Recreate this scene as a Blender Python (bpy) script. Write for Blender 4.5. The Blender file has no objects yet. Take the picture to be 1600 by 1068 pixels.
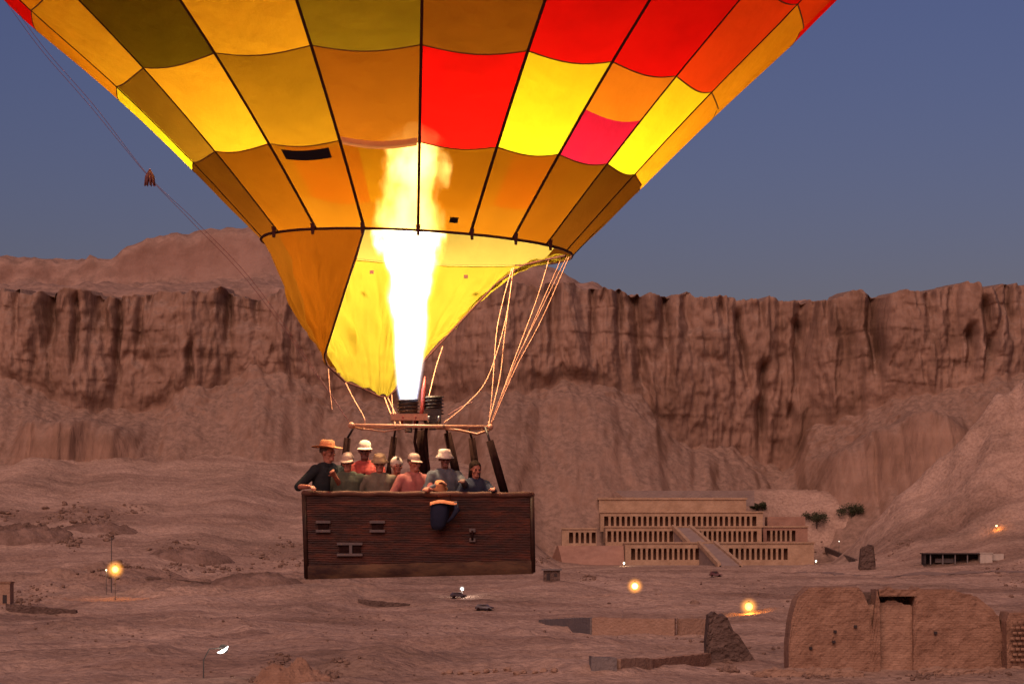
import bpy, bmesh, math, random
import numpy as np
from mathutils import Vector, Matrix

random.seed(7)
rng = np.random.default_rng(7)
scene = bpy.context.scene
COL = scene.collection
R = math.radians

# ------------------------------------------------------------------ camera
F = 3960.0            # focal length in photo pixels
HY = 830.0            # eye level in the photo
CZ = 32.0             # camera height
cam_d = bpy.data.cameras.new('camera')
cam = bpy.data.objects.new('camera', cam_d)
COL.objects.link(cam)
cam.location = (0, 0, CZ)
cam.rotation_euler = (R(90), 0, 0)
cam_d.sensor_width = 36
cam_d.lens = F / 1600 * 36
cam_d.shift_y = (HY - 534) / 1600
cam_d.clip_start = 0.5
cam_d.clip_end = 9000
scene.camera = cam

# ------------------------------------------------------------------ sky, dawn glow behind the camera
world = bpy.data.worlds.new('World')
scene.world = world
world.use_nodes = True
wn = world.node_tree
bg = wn.nodes['Background']
sky = wn.nodes.new('ShaderNodeTexSky')
sky.sky_type = 'NISHITA'
sky.sun_disc = False
sky.sun_elevation = R(3.0)
sky.sun_rotation = R(205)
sky.altitude = 100
sky.air_density = 1.0
sky.dust_density = 0.6
sky.ozone_density = 2.0
tint = wn.nodes.new('ShaderNodeMix')
tint.data_type = 'RGBA'
tint.blend_type = 'MULTIPLY'
tint.inputs[0].default_value = 1.0
tint.inputs[7].default_value = (0.92, 0.74, 1.36, 1)
wn.links.new(sky.outputs[0], tint.inputs[6])
wn.links.new(tint.outputs[2], bg.inputs[0])
bg.inputs[1].default_value = 0.042

sun_d = bpy.data.lights.new('dawn_sun', 'SUN')
sun_d.energy = 1.35
sun_d.angle = R(55)
sun_d.color = (1.0, 0.64, 0.52)
sun = bpy.data.objects.new('dawn_sun', sun_d)
COL.objects.link(sun)
sun.rotation_euler = (R(46), 0, R(-14))

scene.view_settings.view_transform = 'Standard'
scene.view_settings.look = 'None'
scene.view_settings.exposure = 0.9
scene.view_settings.gamma = 1.0
scene.view_settings.use_curve_mapping = False
scene.cycles.use_denoising = True
scene.cycles.max_bounces = 8
scene.cycles.diffuse_bounces = 4
scene.cycles.transmission_bounces = 6
scene.cycles.transparent_max_bounces = 12
scene.cycles.volume_bounces = 0
scene.cycles.sample_clamp_indirect = 6.0


# ------------------------------------------------------------------ helpers
def pt(px, py, Y):
    """photo pixel at depth Y -> world point"""
    return Vector(((px - 800) * Y / F, Y, CZ + (HY - py) * Y / F))


def PX(px, Y):
    return (px - 800) * Y / F


def PZ(py, Y):
    return CZ + (HY - py) * Y / F


def hash2(ix, iy, seed):
    h = (ix.astype(np.int64) * 374761393 + iy.astype(np.int64) * 668265263 + seed * 1274126177) & 0xFFFFFFFF
    h = ((h ^ (h >> 13)) * 1274126177) & 0xFFFFFFFF
    return (h ^ (h >> 16)) & 0xFFFF


def noise2(x, y, seed=0):
    x, y = np.broadcast_arrays(np.asarray(x, float), np.asarray(y, float))
    ix = np.floor(x); iy = np.floor(y)
    fx = x - ix; fy = y - iy
    ux = fx * fx * fx * (fx * (fx * 6 - 15) + 10)
    uy = fy * fy * fy * (fy * (fy * 6 - 15) + 10)

    def g(a, b, dx, dy):
        t = hash2(ix + a, iy + b, seed) / 65536.0 * 2 * np.pi
        return np.cos(t) * dx + np.sin(t) * dy
    n00 = g(0, 0, fx, fy); n10 = g(1, 0, fx - 1, fy)
    n01 = g(0, 1, fx, fy - 1); n11 = g(1, 1, fx - 1, fy - 1)
    a = n00 + ux * (n10 - n00); b = n01 + ux * (n11 - n01)
    return 1.5 * (a + uy * (b - a))


def fbm(x, y, octv=4, seed=0, gain=0.5):
    s = 0; a = 1.0; f = 1.0
    for o in range(octv):
        s = s + a * noise2(np.asarray(x) * f + 13.7 * o, np.asarray(y) * f + 7.1 * o, seed + o)
        a *= gain; f *= 2.03
    return s


def ridged(x, y, octv=3, seed=0):
    s = 0; a = 1.0; f = 1.0
    for o in range(octv):
        s = s + a * (1 - np.abs(noise2(np.asarray(x) * f, np.asarray(y) * f, seed + o)) * 1.6)
        a *= 0.5; f *= 2.1
    return s / 1.75


def sm(a, b, x):
    t = np.clip((np.asarray(x, float) - a) / (b - a), 0, 1)
    return t * t * (3 - 2 * t)


def mesh_obj(name, verts, faces, material=None, parent=None, smooth=True, origin=None):
    me = bpy.data.meshes.new(name)
    if origin is not None:
        o = Vector(origin)
        verts = [(v[0] - o[0], v[1] - o[1], v[2] - o[2]) for v in verts]
    me.from_pydata([tuple(map(float, v)) for v in verts], [], faces)
    me.update()
    if smooth:
        me.polygons.foreach_set('use_smooth', [True] * len(me.polygons))
    ob = bpy.data.objects.new(name, me)
    COL.objects.link(ob)
    if material:
        me.materials.append(material)
    if parent:
        ob.parent = parent
    return ob


def grid_obj(name, P, material, parent=None, smooth=True):
    n, m = P.shape[:2]
    me = bpy.data.meshes.new(name)
    idx = np.arange(n * m).reshape(n, m)
    q = np.stack([idx[:-1, :-1], idx[:-1, 1:], idx[1:, 1:], idx[1:, :-1]], -1).reshape(-1, 4)
    me.vertices.add(n * m)
    me.vertices.foreach_set('co', P.reshape(-1).astype(np.float32))
    nf = len(q)
    me.loops.add(nf * 4)
    me.loops.foreach_set('vertex_index', q.reshape(-1).astype(np.int32))
    me.polygons.add(nf)
    me.polygons.foreach_set('loop_start', (np.arange(nf) * 4).astype(np.int32))
    me.polygons.foreach_set('use_smooth', np.full(nf, smooth))
    me.update(calc_edges=True)
    me.validate()
    ob = bpy.data.objects.new(name, me)
    COL.objects.link(ob)
    me.materials.append(material)
    if parent:
        ob.parent = parent
    return ob


def tag(o, label=None, cat=None, group=None, kind=None):
    if label: o['label'] = label
    if cat: o['category'] = cat
    if group: o['group'] = group
    if kind: o['kind'] = kind
    return o


def empty(name, loc, label=None, cat=None, group=None, rz=0):
    o = bpy.data.objects.new(name, None)
    COL.objects.link(o)
    o.empty_display_size = 0.3
    o.location = loc
    o.rotation_euler = (0, 0, rz)
    return tag(o, label, cat, group)


class MB:
    """collects simple shapes into one mesh"""
    def __init__(self):
        self.v = []; self.f = []

    def add(self, v, f):
        b = len(self.v)
        self.v += [tuple(p) for p in v]
        self.f += [tuple(i + b for i in q) for q in f]
        return self

    def box(self, c, s, rz=0.0, taper=1.0):
        cx, cy, cz = c; sx, sy, sz = s[0] / 2, s[1] / 2, s[2] / 2
        ca, sa = math.cos(rz), math.sin(rz)
        v = []
        for z, t in ((-sz, 1), (sz, taper)):
            for x, y in ((-sx, -sy), (sx, -sy), (sx, sy), (-sx, sy)):
                x *= t; y *= t
                v.append((cx + x * ca - y * sa, cy + x * sa + y * ca, cz + z))
        return self.add(v, [(3, 2, 1, 0), (4, 5, 6, 7), (0, 1, 5, 4), (1, 2, 6, 5), (2, 3, 7, 6), (3, 0, 4, 7)])

    def box2(self, lo, hi):
        return self.box([(a + b) / 2 for a, b in zip(lo, hi)], [abs(b - a) for a, b in zip(lo, hi)])

    def tube(self, pts, r, n=8, caps=True):
        pts = [Vector(p) for p in pts]
        k = len(pts)
        rs = r if isinstance(r, (list, tuple)) else [r] * k
        v = []; f = []
        up = None
        for i, p in enumerate(pts):
            d = (pts[min(i + 1, k - 1)] - pts[max(i - 1, 0)])
            if d.length < 1e-9: d = Vector((0, 0, 1))
            d.normalize()
            if up is None:
                up = Vector((0, 0, 1)) if abs(d.z) < 0.9 else Vector((1, 0, 0))
            a = d.cross(up)
            if a.length < 1e-6: a = d.cross(Vector((0, 1, 0)))
            a.normalize(); b = d.cross(a); up = -b if False else up
            for j in range(n):
                t = 2 * math.pi * j / n
                v.append(p + rs[i] * (math.cos(t) * a + math.sin(t) * b))
        for i in range(k - 1):
            for j in range(n):
                f.append((i * n + j, i * n + (j + 1) % n, (i + 1) * n + (j + 1) % n, (i + 1) * n + j))
        if caps:
            f.append(tuple(range(n - 1, -1, -1)))
            f.append(tuple((k - 1) * n + j for j in range(n)))
        return self.add(v, f)

    def lathe(self, prof, c=(0, 0, 0), n=24, sx=1.0, sy=1.0, cap=True):
        v = []; f = []
        for r, z in prof:
            for j in range(n):
                t = 2 * math.pi * j / n
                v.append((c[0] + r * sx * math.cos(t), c[1] + r * sy * math.sin(t), c[2] + z))
        for i in range(len(prof) - 1):
            for j in range(n):
                f.append((i * n + j, i * n + (j + 1) % n, (i + 1) * n + (j + 1) % n, (i + 1) * n + j))
        if cap:
            f.append(tuple(range(n - 1, -1, -1)))
            f.append(tuple((len(prof) - 1) * n + j for j in range(n)))
        return self.add(v, f)

    def ball(self, c, r, nu=14, nv=9):
        if not isinstance(r, (list, tuple)): r = (r, r, r)
        v = [(c[0], c[1], c[2] - r[2])]
        for i in range(1, nv):
            p = math.pi * i / nv
            for j in range(nu):
                t = 2 * math.pi * j / nu
                v.append((c[0] + r[0] * math.sin(p) * math.cos(t), c[1] + r[1] * math.sin(p) * math.sin(t), c[2] - r[2] * math.cos(p)))
        v.append((c[0], c[1], c[2] + r[2]))
        f = []
        for j in range(nu):
            f.append((0, 1 + (j + 1) % nu, 1 + j))
            f.append((len(v) - 1, 1 + (nv - 2) * nu + j, 1 + (nv - 2) * nu + (j + 1) % nu))
        for i in range(nv - 2):
            for j in range(nu):
                a = 1 + i * nu + j; b = 1 + i * nu + (j + 1) % nu
                f.append((a, b, b + nu, a + nu))
        return self.add(v, f)

    def cap(self, p0, r0, p1, r1):
        """tapered capsule"""
        self.ball(p0, r0, 10, 7); self.ball(p1, r1, 10, 7)
        return self.tube([p0, p1], [r0, r1], 10)

    def xform(self, M):
        self.v = [tuple(M @ Vector(p)) for p in self.v]
        return self

    def build(self, name, material, parent=None, smooth=False, origin=None):
        return mesh_obj(name, self.v, self.f, material, parent, smooth, origin)


def copy_tree(o, parent=None):
    c = o.copy()
    COL.objects.link(c)
    if parent: c.parent = parent
    for ch in list(o.children):
        copy_tree(ch, c)
    return c


# ------------------------------------------------------------------ materials
def new_mat(name):
    m = bpy.data.materials.new(name)
    m.use_nodes = True
    nt = m.node_tree
    return m, nt, nt.nodes, nt.links


def noise_mat(name, c1, c2, scale=1.0, rough=0.9, bump=0.3, bump_scale=None, detail=6, stretch=(1, 1, 1), c3=None, bdist=1.0, spec=0.2, metallic=0.0):
    m, nt, N, L = new_mat(name)
    b = N['Principled BSDF']
    b.inputs['Roughness'].default_value = rough
    b.inputs['Specular IOR Level'].default_value = spec
    b.inputs['Metallic'].default_value = metallic
    tc = N.new('ShaderNodeTexCoord')
    mp = N.new('ShaderNodeMapping')
    mp.inputs['Scale'].default_value = stretch
    L.new(tc.outputs['Object'], mp.inputs[0])
    n1 = N.new('ShaderNodeTexNoise')
    n1.inputs['Scale'].default_value = scale
    n1.inputs['Detail'].default_value = detail
    n1.inputs['Roughness'].default_value = 0.62
    L.new(mp.outputs[0], n1.inputs['Vector'])
    cr = N.new('ShaderNodeValToRGB')
    cr.color_ramp.elements[0].position = 0.33
    cr.color_ramp.elements[1].position = 0.68
    cr.color_ramp.elements[0].color = (*c1, 1)
    cr.color_ramp.elements[1].color = (*c2, 1)
    if c3:
        e = cr.color_ramp.elements.new(0.5); e.color = (*c3, 1)
    L.new(n1.outputs['Fac'], cr.inputs[0])
    L.new(cr.outputs[0], b.inputs['Base Color'])
    if bump:
        n2 = N.new('ShaderNodeTexNoise')
        n2.inputs['Scale'].default_value = bump_scale or scale * 4
        n2.inputs['Detail'].default_value = 5
        L.new(mp.outputs[0], n2.inputs['Vector'])
        bp = N.new('ShaderNodeBump')
        bp.inputs['Strength'].default_value = bump
        bp.inputs['Distance'].default_value = bdist
        L.new(n2.outputs['Fac'], bp.inputs['Height'])
        L.new(bp.outputs[0], b.inputs['Normal'])
    return m


def flat(name, c, rough=0.7, spec=0.3, metallic=0.0, var=0.15, scale=30.0, bump=0.1):
    lo = tuple(x * (1 - var) for x in c); hi = tuple(min(1, x * (1 + var)) for x in c)
    return noise_mat(name, lo, hi, scale, rough, bump, scale * 3, 3, bdist=0.01, spec=spec, metallic=metallic)


def emit_mat(name, c, s):
    m, nt, N, L = new_mat(name)
    b = N['Principled BSDF']
    b.inputs['Base Color'].default_value = (*c, 1)
    b.inputs['Emission Color'].default_value = (*c, 1)
    b.inputs['Emission Strength'].default_value = s
    return m


def fabric(name, c, sheer=0.02, trans=0.6, out=None):
    """thin rip-stop cloth: part of the light passes through"""
    m, nt, N, L = new_mat(name)
    N.remove(N['Principled BSDF'])
    outp = N['Material Output']
    tc = N.new('ShaderNodeTexCoord')
    n1 = N.new('ShaderNodeTexNoise')
    n1.inputs['Scale'].default_value = 0.9
    n1.inputs['Detail'].default_value = 5
    L.new(tc.outputs['Object'], n1.inputs['Vector'])
    cr = N.new('ShaderNodeValToRGB')
    cr.color_ramp.elements[0].position = 0.3
    cr.color_ramp.elements[1].position = 0.72
    cr.color_ramp.elements[0].color = (*[x * 0.86 for x in c], 1)
    cr.color_ramp.elements[1].color = (*[min(1, x * 1.08) for x in c], 1)
    L.new(n1.outputs['Fac'], cr.inputs[0])
    n2 = N.new('ShaderNodeTexNoise')
    n2.inputs['Scale'].default_value = 3.0
    n2.inputs['Detail'].default_value = 4
    L.new(tc.outputs['Object'], n2.inputs['Vector'])
    bp = N.new('ShaderNodeBump')
    bp.inputs['Strength'].default_value = 0.35
    bp.inputs['Distance'].default_value = 0.08
    L.new(n2.outputs['Fac'], bp.inputs['Height'])
    d = N.new('ShaderNodeBsdfDiffuse'); t = N.new('ShaderNodeBsdfTranslucent')
    for s in (d, t):
        L.new(cr.outputs[0], s.inputs['Color']); L.new(bp.outputs[0], s.inputs['Normal'])
    mx = N.new('ShaderNodeMixShader'); mx.inputs[0].default_value = trans
    L.new(d.outputs[0], mx.inputs[1]); L.new(t.outputs[0], mx.inputs[2])
    tr = N.new('ShaderNodeBsdfTransparent')
    tr.inputs['Color'].default_value = (min(1, c[0] * 0.6 + 0.55), min(1, c[1] * 0.6 + 0.45), min(1, c[2] * 0.6 + 0.2), 1)
    m2 = N.new('ShaderNodeMixShader'); m2.inputs[0].default_value = sheer
    L.new(mx.outputs[0], m2.inputs[1]); L.new(tr.outputs[0], m2.inputs[2])
    L.new(m2.outputs[0], outp.inputs['Surface'])
    return m


def terrain_mat(name, cols, scale, vscale, bump, bdist, strata=0.0, bands=0.0, dust=None):
    """rock and sand: three-tone noise, large patches, optional vertical streaks"""
    m, nt, N, L = new_mat(name)
    b = N['Principled BSDF']
    b.inputs['Roughness'].default_value = 0.95
    b.inputs['Specular IOR Level'].default_value = 0.1
    tc = N.new('ShaderNodeTexCoord')
    mp = N.new('ShaderNodeMapping'); mp.inputs['Scale'].default_value = (1, 1, vscale)
    L.new(tc.outputs['Object'], mp.inputs[0])
    n1 = N.new('ShaderNodeTexNoise'); n1.inputs['Scale'].default_value = scale
    n1.inputs['Detail'].default_value = 8; n1.inputs['Roughness'].default_value = 0.65
    L.new(mp.outputs[0], n1.inputs['Vector'])
    n0 = N.new('ShaderNodeTexNoise'); n0.inputs['Scale'].default_value = scale * 0.13
    n0.inputs['Detail'].default_value = 4
    L.new(tc.outputs['Object'], n0.inputs['Vector'])
    ad = N.new('ShaderNodeMath'); ad.operation = 'MULTIPLY_ADD'
    ad.inputs[1].default_value = 0.55
    L.new(n0.outputs['Fac'], ad.inputs[0])
    hf = N.new('ShaderNodeMath'); hf.operation = 'MULTIPLY'; hf.inputs[1].default_value = 0.45
    L.new(n1.outputs['Fac'], hf.inputs[0]); L.new(hf.outputs[0], ad.inputs[2])
    cr = N.new('ShaderNodeValToRGB')
    e = cr.color_ramp.elements
    e[0].position = 0.36; e[0].color = (*cols[0], 1)
    e[1].position = 0.64; e[1].color = (*cols[2], 1)
    k = e.new(0.5); k.color = (*cols[1], 1)
    L.new(ad.outputs[0], cr.inputs[0])
    last = cr.outputs[0]
    if strata:
        sx = N.new('ShaderNodeSeparateXYZ'); L.new(tc.outputs['Object'], sx.inputs[0])
        nz = N.new('ShaderNodeTexNoise'); nz.noise_dimensions = '2D'
        nz.inputs['Scale'].default_value = 1.0; nz.inputs['Detail'].default_value = 5
        cb = N.new('ShaderNodeCombineXYZ')
        mx_ = N.new('ShaderNodeMath'); mx_.operation = 'MULTIPLY'; mx_.inputs[1].default_value = 0.012
        mz_ = N.new('ShaderNodeMath'); mz_.operation = 'MULTIPLY'; mz_.inputs[1].default_value = 0.16
        L.new(sx.outputs[0], mx_.inputs[0]); L.new(sx.outputs[2], mz_.inputs[0])
        L.new(mx_.outputs[0], cb.inputs[0]); L.new(mz_.outputs[0], cb.inputs[1])
        L.new(cb.outputs[0], nz.inputs['Vector'])
        mm = N.new('ShaderNodeMix'); mm.data_type = 'RGBA'; mm.blend_type = 'OVERLAY'
        mm.inputs[0].default_value = strata
        L.new(cr.outputs[0], mm.inputs[6]); L.new(nz.outputs['Fac'], mm.inputs[7])
        last = mm.outputs[2]
    if dust:                                                  # pale scree and dust lie where the rock is not steep
        ge = N.new('ShaderNodeNewGeometry'); sg = N.new('ShaderNodeSeparateXYZ'); L.new(ge.outputs['Normal'], sg.inputs[0])
        nd = N.new('ShaderNodeMath'); nd.operation = 'MULTIPLY_ADD'; nd.inputs[1].default_value = 0.35
        L.new(n1.outputs['Fac'], nd.inputs[0]); L.new(sg.outputs[2], nd.inputs[2])
        rd = N.new('ShaderNodeMapRange'); rd.interpolation_type = 'SMOOTHSTEP'
        rd.inputs['From Min'].default_value = 0.62; rd.inputs['From Max'].default_value = 0.98
        L.new(nd.outputs[0], rd.inputs['Value'])
        n3 = N.new('ShaderNodeTexNoise'); n3.inputs['Scale'].default_value = scale * 2.2; n3.inputs['Detail'].default_value = 8; n3.inputs['Roughness'].default_value = 0.68
        L.new(tc.outputs['Object'], n3.inputs['Vector'])
        r3 = N.new('ShaderNodeValToRGB')
        r3.color_ramp.elements[0].position = 0.36; r3.color_ramp.elements[0].color = (*[q * 0.66 for q in dust], 1)
        r3.color_ramp.elements[1].position = 0.62; r3.color_ramp.elements[1].color = (*[q * 1.1 for q in dust], 1)
        L.new(n3.outputs['Fac'], r3.inputs[0])
        md = N.new('ShaderNodeMix'); md.data_type = 'RGBA'; L.new(r3.outputs[0], md.inputs[7])
        L.new(rd.outputs[0], md.inputs[0]); L.new(last, md.inputs[6])
        last = md.outputs[2]
    if bands:                                                 # gravel spreads and tyre-worn tracks
        mb_ = N.new('ShaderNodeMapping'); mb_.inputs['Scale'].default_value = (0.011, 0.05, 0.02); mb_.inputs['Rotation'].default_value = (0, 0, 0.12)
        L.new(tc.outputs['Object'], mb_.inputs[0])
        nb = N.new('ShaderNodeTexNoise'); nb.inputs['Scale'].default_value = 1.0; nb.inputs['Detail'].default_value = 7; nb.inputs['Roughness'].default_value = 0.6
        L.new(mb_.outputs[0], nb.inputs['Vector'])
        rb = N.new('ShaderNodeValToRGB')
        rb.color_ramp.elements[0].position = 0.36; rb.color_ramp.elements[0].color = (0.52, 0.47, 0.46, 1)
        rb.color_ramp.elements[1].position = 0.56; rb.color_ramp.elements[1].color = (1, 1, 1, 1)
        L.new(nb.outputs['Fac'], rb.inputs[0])
        mm = N.new('ShaderNodeMix'); mm.data_type = 'RGBA'; mm.blend_type = 'MULTIPLY'
        mm.inputs[0].default_value = bands
        L.new(last, mm.inputs[6]); L.new(rb.outputs[0], mm.inputs[7])
        last = mm.outputs[2]
        ng = N.new('ShaderNodeTexNoise'); ng.inputs['Scale'].default_value = 0.75; ng.inputs['Detail'].default_value = 9; ng.inputs['Roughness'].default_value = 0.75
        L.new(tc.outputs['Object'], ng.inputs['Vector'])
        rg = N.new('ShaderNodeValToRGB')
        rg.color_ramp.elements[0].position = 0.38; rg.color_ramp.elements[0].color = (0.62, 0.58, 0.57, 1)
        rg.color_ramp.elements[1].position = 0.56; rg.color_ramp.elements[1].color = (1.04, 1.04, 1.04, 1)
        L.new(ng.outputs['Fac'], rg.inputs[0])
        mg = N.new('ShaderNodeMix'); mg.data_type = 'RGBA'; mg.blend_type = 'MULTIPLY'; mg.inputs[0].default_value = 0.8
        L.new(last, mg.inputs[6]); L.new(rg.outputs[0], mg.inputs[7])
        last = mg.outputs[2]
    L.new(last, b.inputs['Base Color'])
    n2 = N.new('ShaderNodeTexNoise'); n2.inputs['Scale'].default_value = scale * 3.2
    n2.inputs['Detail'].default_value = 7; n2.inputs['Roughness'].default_value = 0.6
    L.new(mp.outputs[0], n2.inputs['Vector'])
    bp = N.new('ShaderNodeBump'); bp.inputs['Strength'].default_value = bump; bp.inputs['Distance'].default_value = bdist
    hsrc = n2.outputs['Fac']
    if dust:
        mh = N.new('ShaderNodeMix'); mh.data_type = 'FLOAT'
        L.new(rd.outputs[0], mh.inputs[0]); L.new(n2.outputs['Fac'], mh.inputs[2]); L.new(n3.outputs['Fac'], mh.inputs[3]); hsrc = mh.outputs[0]
    L.new(hsrc, bp.inputs['Height']); L.new(bp.outputs[0], b.inputs['Normal'])
    return m


M_sand = terrain_mat('sand_ground', [(0.31, 0.198, 0.146), (0.445, 0.284, 0.212), (0.52, 0.338, 0.257)], 0.16, 1.0, 0.8, 1.6, bands=0.7)
M_cliff = terrain_mat('limestone_cliff', [(0.165, 0.09, 0.06), (0.26, 0.148, 0.104), (0.335, 0.2, 0.145)], 0.16, 0.16, 0.6, 1.5, strata=0.2, dust=(0.29, 0.178, 0.132))
M_plat = terrain_mat('desert_plateau', [(0.19, 0.10, 0.072), (0.27, 0.15, 0.112), (0.33, 0.195, 0.15)], 0.07, 1.0, 0.6, 2.5, dust=(0.34, 0.205, 0.155))
M_lime = noise_mat('temple_limestone', (0.33, 0.20, 0.125), (0.47, 0.30, 0.195), 0.25, 0.9, 0.3, 1.0)
M_lime2 = noise_mat('temple_ramp_stone', (0.24, 0.165, 0.14), (0.31, 0.215, 0.18), 0.25, 0.9, 0.3, 1.0)
M_limered = noise_mat('temple_red_stone', (0.29, 0.15, 0.105), (0.38, 0.205, 0.145), 0.25, 0.9, 0.3, 1.0)
M_shade = noise_mat('temple_porch_shade', (0.20, 0.10, 0.065), (0.28, 0.14, 0.09), 0.4, 0.9, 0.2)  # porch shade put into a darker stone colour
M_mud = noise_mat('mudbrick', (0.23, 0.118, 0.076), (0.36, 0.2, 0.132), 0.35, 0.95, 0.5, 1.6, c3=(0.30, 0.162, 0.105))
M_mudlt = noise_mat('pale_mudbrick', (0.30, 0.165, 0.11), (0.42, 0.245, 0.165), 0.35, 0.95, 0.4, 1.6, c3=(0.36, 0.205, 0.137))


def brick_relief(m, w, h):
    nt = m.node_tree; N = nt.nodes; L = nt.links
    b = N['Principled BSDF']; old = b.inputs['Normal'].links[0].from_node
    tc = N.new('ShaderNodeTexCoord'); sx = N.new('ShaderNodeSeparateXYZ'); cb = N.new('ShaderNodeCombineXYZ')
    L.new(tc.outputs['Object'], sx.inputs[0]); L.new(sx.outputs[0], cb.inputs[0]); L.new(sx.outputs[2], cb.inputs[1])
    nz = N.new('ShaderNodeTexNoise'); nz.inputs['Scale'].default_value = 0.7; L.new(tc.outputs['Object'], nz.inputs['Vector'])
    ad = N.new('ShaderNodeVectorMath'); ad.operation = 'MULTIPLY_ADD'; ad.inputs[1].default_value = (0.25, 0.25, 0)
    L.new(nz.outputs['Color'], ad.inputs[0]); L.new(cb.outputs[0], ad.inputs[2])
    br = N.new('ShaderNodeTexBrick'); br.inputs['Scale'].default_value = 1.0
    br.inputs['Brick Width'].default_value = w; br.inputs['Row Height'].default_value = h; br.inputs['Mortar Size'].default_value = 0.05
    L.new(ad.outputs[0], br.inputs['Vector'])
    bp = N.new('ShaderNodeBump'); bp.inputs['Strength'].default_value = 0.9; bp.inputs['Distance'].default_value = 0.12; bp.invert = True
    L.new(br.outputs['Fac'], bp.inputs['Height']); L.new(old.outputs[0], bp.inputs['Normal']); L.new(bp.outputs[0], b.inputs['Normal'])


brick_relief(M_mud, 0.75, 0.36); brick_relief(M_mudlt, 0.75, 0.36)
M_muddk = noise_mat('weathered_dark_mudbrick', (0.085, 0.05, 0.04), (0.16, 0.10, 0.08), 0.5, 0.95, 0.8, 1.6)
M_greywall = noise_mat('grey_plaster_and_shade', (0.15, 0.12, 0.115), (0.21, 0.165, 0.15), 0.5, 0.95, 0.4)
M_tanwall = noise_mat('tan_plaster_wall', (0.29, 0.17, 0.115), (0.36, 0.215, 0.15), 0.5, 0.95, 0.4)
M_palewall = noise_mat('pale_plaster_wall', (0.42, 0.33, 0.27), (0.52, 0.42, 0.35), 0.5, 0.9, 0.2)
M_darkbld = noise_mat('put_log_shade', (0.035, 0.025, 0.025), (0.06, 0.042, 0.04), 0.5, 0.9, 0.2)
M_rock = noise_mat('loose_rock', (0.13, 0.075, 0.055), (0.30, 0.18, 0.13), 0.6, 0.95, 0.6)
M_dkrock = terrain_mat('dark_ledge_rock', [(0.11, 0.064, 0.047), (0.19, 0.112, 0.085), (0.29, 0.178, 0.138)], 0.35, 1.0, 0.8, 1.2)
M_iron = flat('painted_iron', (0.07, 0.06, 0.055), 0.6, var=0.2)
M_black = flat('black_sleeve_cloth', (0.022, 0.009, 0.008), 0.9, var=0.3, spec=0.03)
M_steel = flat('burner_steel', (0.33, 0.31, 0.30), 0.35, metallic=0.9)
M_darksteel = flat('sooty_burner_steel', (0.05, 0.035, 0.032), 0.5, metallic=0.5)
M_frame = flat('brass_coloured_load_frame', (0.42, 0.19, 0.12), 0.5)
M_red = flat('red_hose_rubber', (0.16, 0.018, 0.014), 0.5)
M_rope = flat('pale_cable', (0.55, 0.23, 0.14), 0.7)
M_redrope = flat('red_rope', (0.22, 0.085, 0.085), 0.8)
M_tape = flat('maroon_load_tape', (0.05, 0.008, 0.006), 0.8, var=0.2)
M_darkpatch = flat('dark_cloth_patch', (0.012, 0.006, 0.01), 0.8)
M_palestrip = fabric('pale_heat_strip', (0.85, 0.55, 0.42), 0.02, 0.55)
M_suede = flat('rim_leather', (0.10, 0.035, 0.022), 0.8, var=0.3, scale=8)
M_holder = flat('grey_handle_trim', (0.12, 0.085, 0.08), 0.7)
M_navy = flat('navy_bag_cloth', (0.012, 0.012, 0.03), 0.85)
M_bagtop = flat('flame_lit_bag_flap', (0.36, 0.10, 0.04), 0.8)  # orange flame light from above put into the flap colour
M_wick = noise_mat('dark_wicker', (0.024, 0.006, 0.004), (0.125, 0.026, 0.011), 4.5, 0.6, 0.5, 40, 6, (0.5, 0.5, 3.0), c3=(0.056, 0.0135, 0.0075), bdist=0.01, spec=0.35)
M_wickdk = noise_mat('wicker_stake', (0.02, 0.007, 0.005), (0.05, 0.017, 0.01), 6, 0.65, 0.3, 40, bdist=0.01)
M_scuff = noise_mat('scuffed_hide_trim', (0.03, 0.011, 0.009), (0.13, 0.065, 0.035), 2.2, 0.8, 0.3, 20, 6, (1, 1, 3), bdist=0.01)
M_leaf = noise_mat('dusty_leaf', (0.035, 0.04, 0.02), (0.075, 0.07, 0.035), 0.8, 0.9, 0.2)
M_bark = flat('tree_bark', (0.09, 0.06, 0.045), 0.9)


# ------------------------------------------------------------------ the land
def apron_share(x, y):
    return 1 - sm(-16, 20, x + 10 * noise2(np.asarray(y) / 60.0, 0.3, 5))


BUMPS = [  # x, y, height, sx, sy
    (PX(868, 770), 770, 4.2, 15, 26), (PX(230, 520), 520, 2.6, 24, 13), (PX(40, 430), 430, 2.0, 16, 12),
    (PX(620, 575), 575, 3.0, 22, 17), (PX(470, 690), 690, 4.0, 26, 16), (PX(330, 640), 640, 2.2, 20, 12),
    (PX(40, 800), 800, 5.0, 30, 14), (PX(160, 840), 840, 5.5, 22, 16), (PX(560, 400), 400, 1.3, 14, 10),
    (PX(700, 455), 455, 1.6, 18, 12), (PX(300, 400), 400, 1.0, 18, 9), (PX(1000, 700), 700, 1.0, 24, 14),
    (PX(1400, 640), 640, 1.6, 40, 20), (PX(420, 830), 830, 3.0, 20, 18), (PX(1560, 560), 560, 1.4, 20, 20),
    (PX(900, 880), 880, 2.5, 24, 22),
]


def crest_line(pix):
    return [(PX(a, (CZ - 11) * F / (b - HY)), (CZ - 11) * F / (b - HY)) for a, b in pix]


CRESTS = [crest_line(q) for q in ([(100, 992), (180, 982), (260, 976), (330, 980), (400, 1000)], [(200, 1035), (300, 1005), (380, 1000), (480, 1012), (560, 1030)],
          [(520, 1010), (640, 995), (760, 990), (880, 1003)], [(-40, 968), (80, 958), (170, 962)], [(430, 972), (560, 950), (700, 957)], [(560, 1045), (700, 1032), (820, 1040), (920, 1052)],
          [(1190, 975), (1230, 968)], [(900, 1018), (1000, 1008), (1090, 1012)])]


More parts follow.
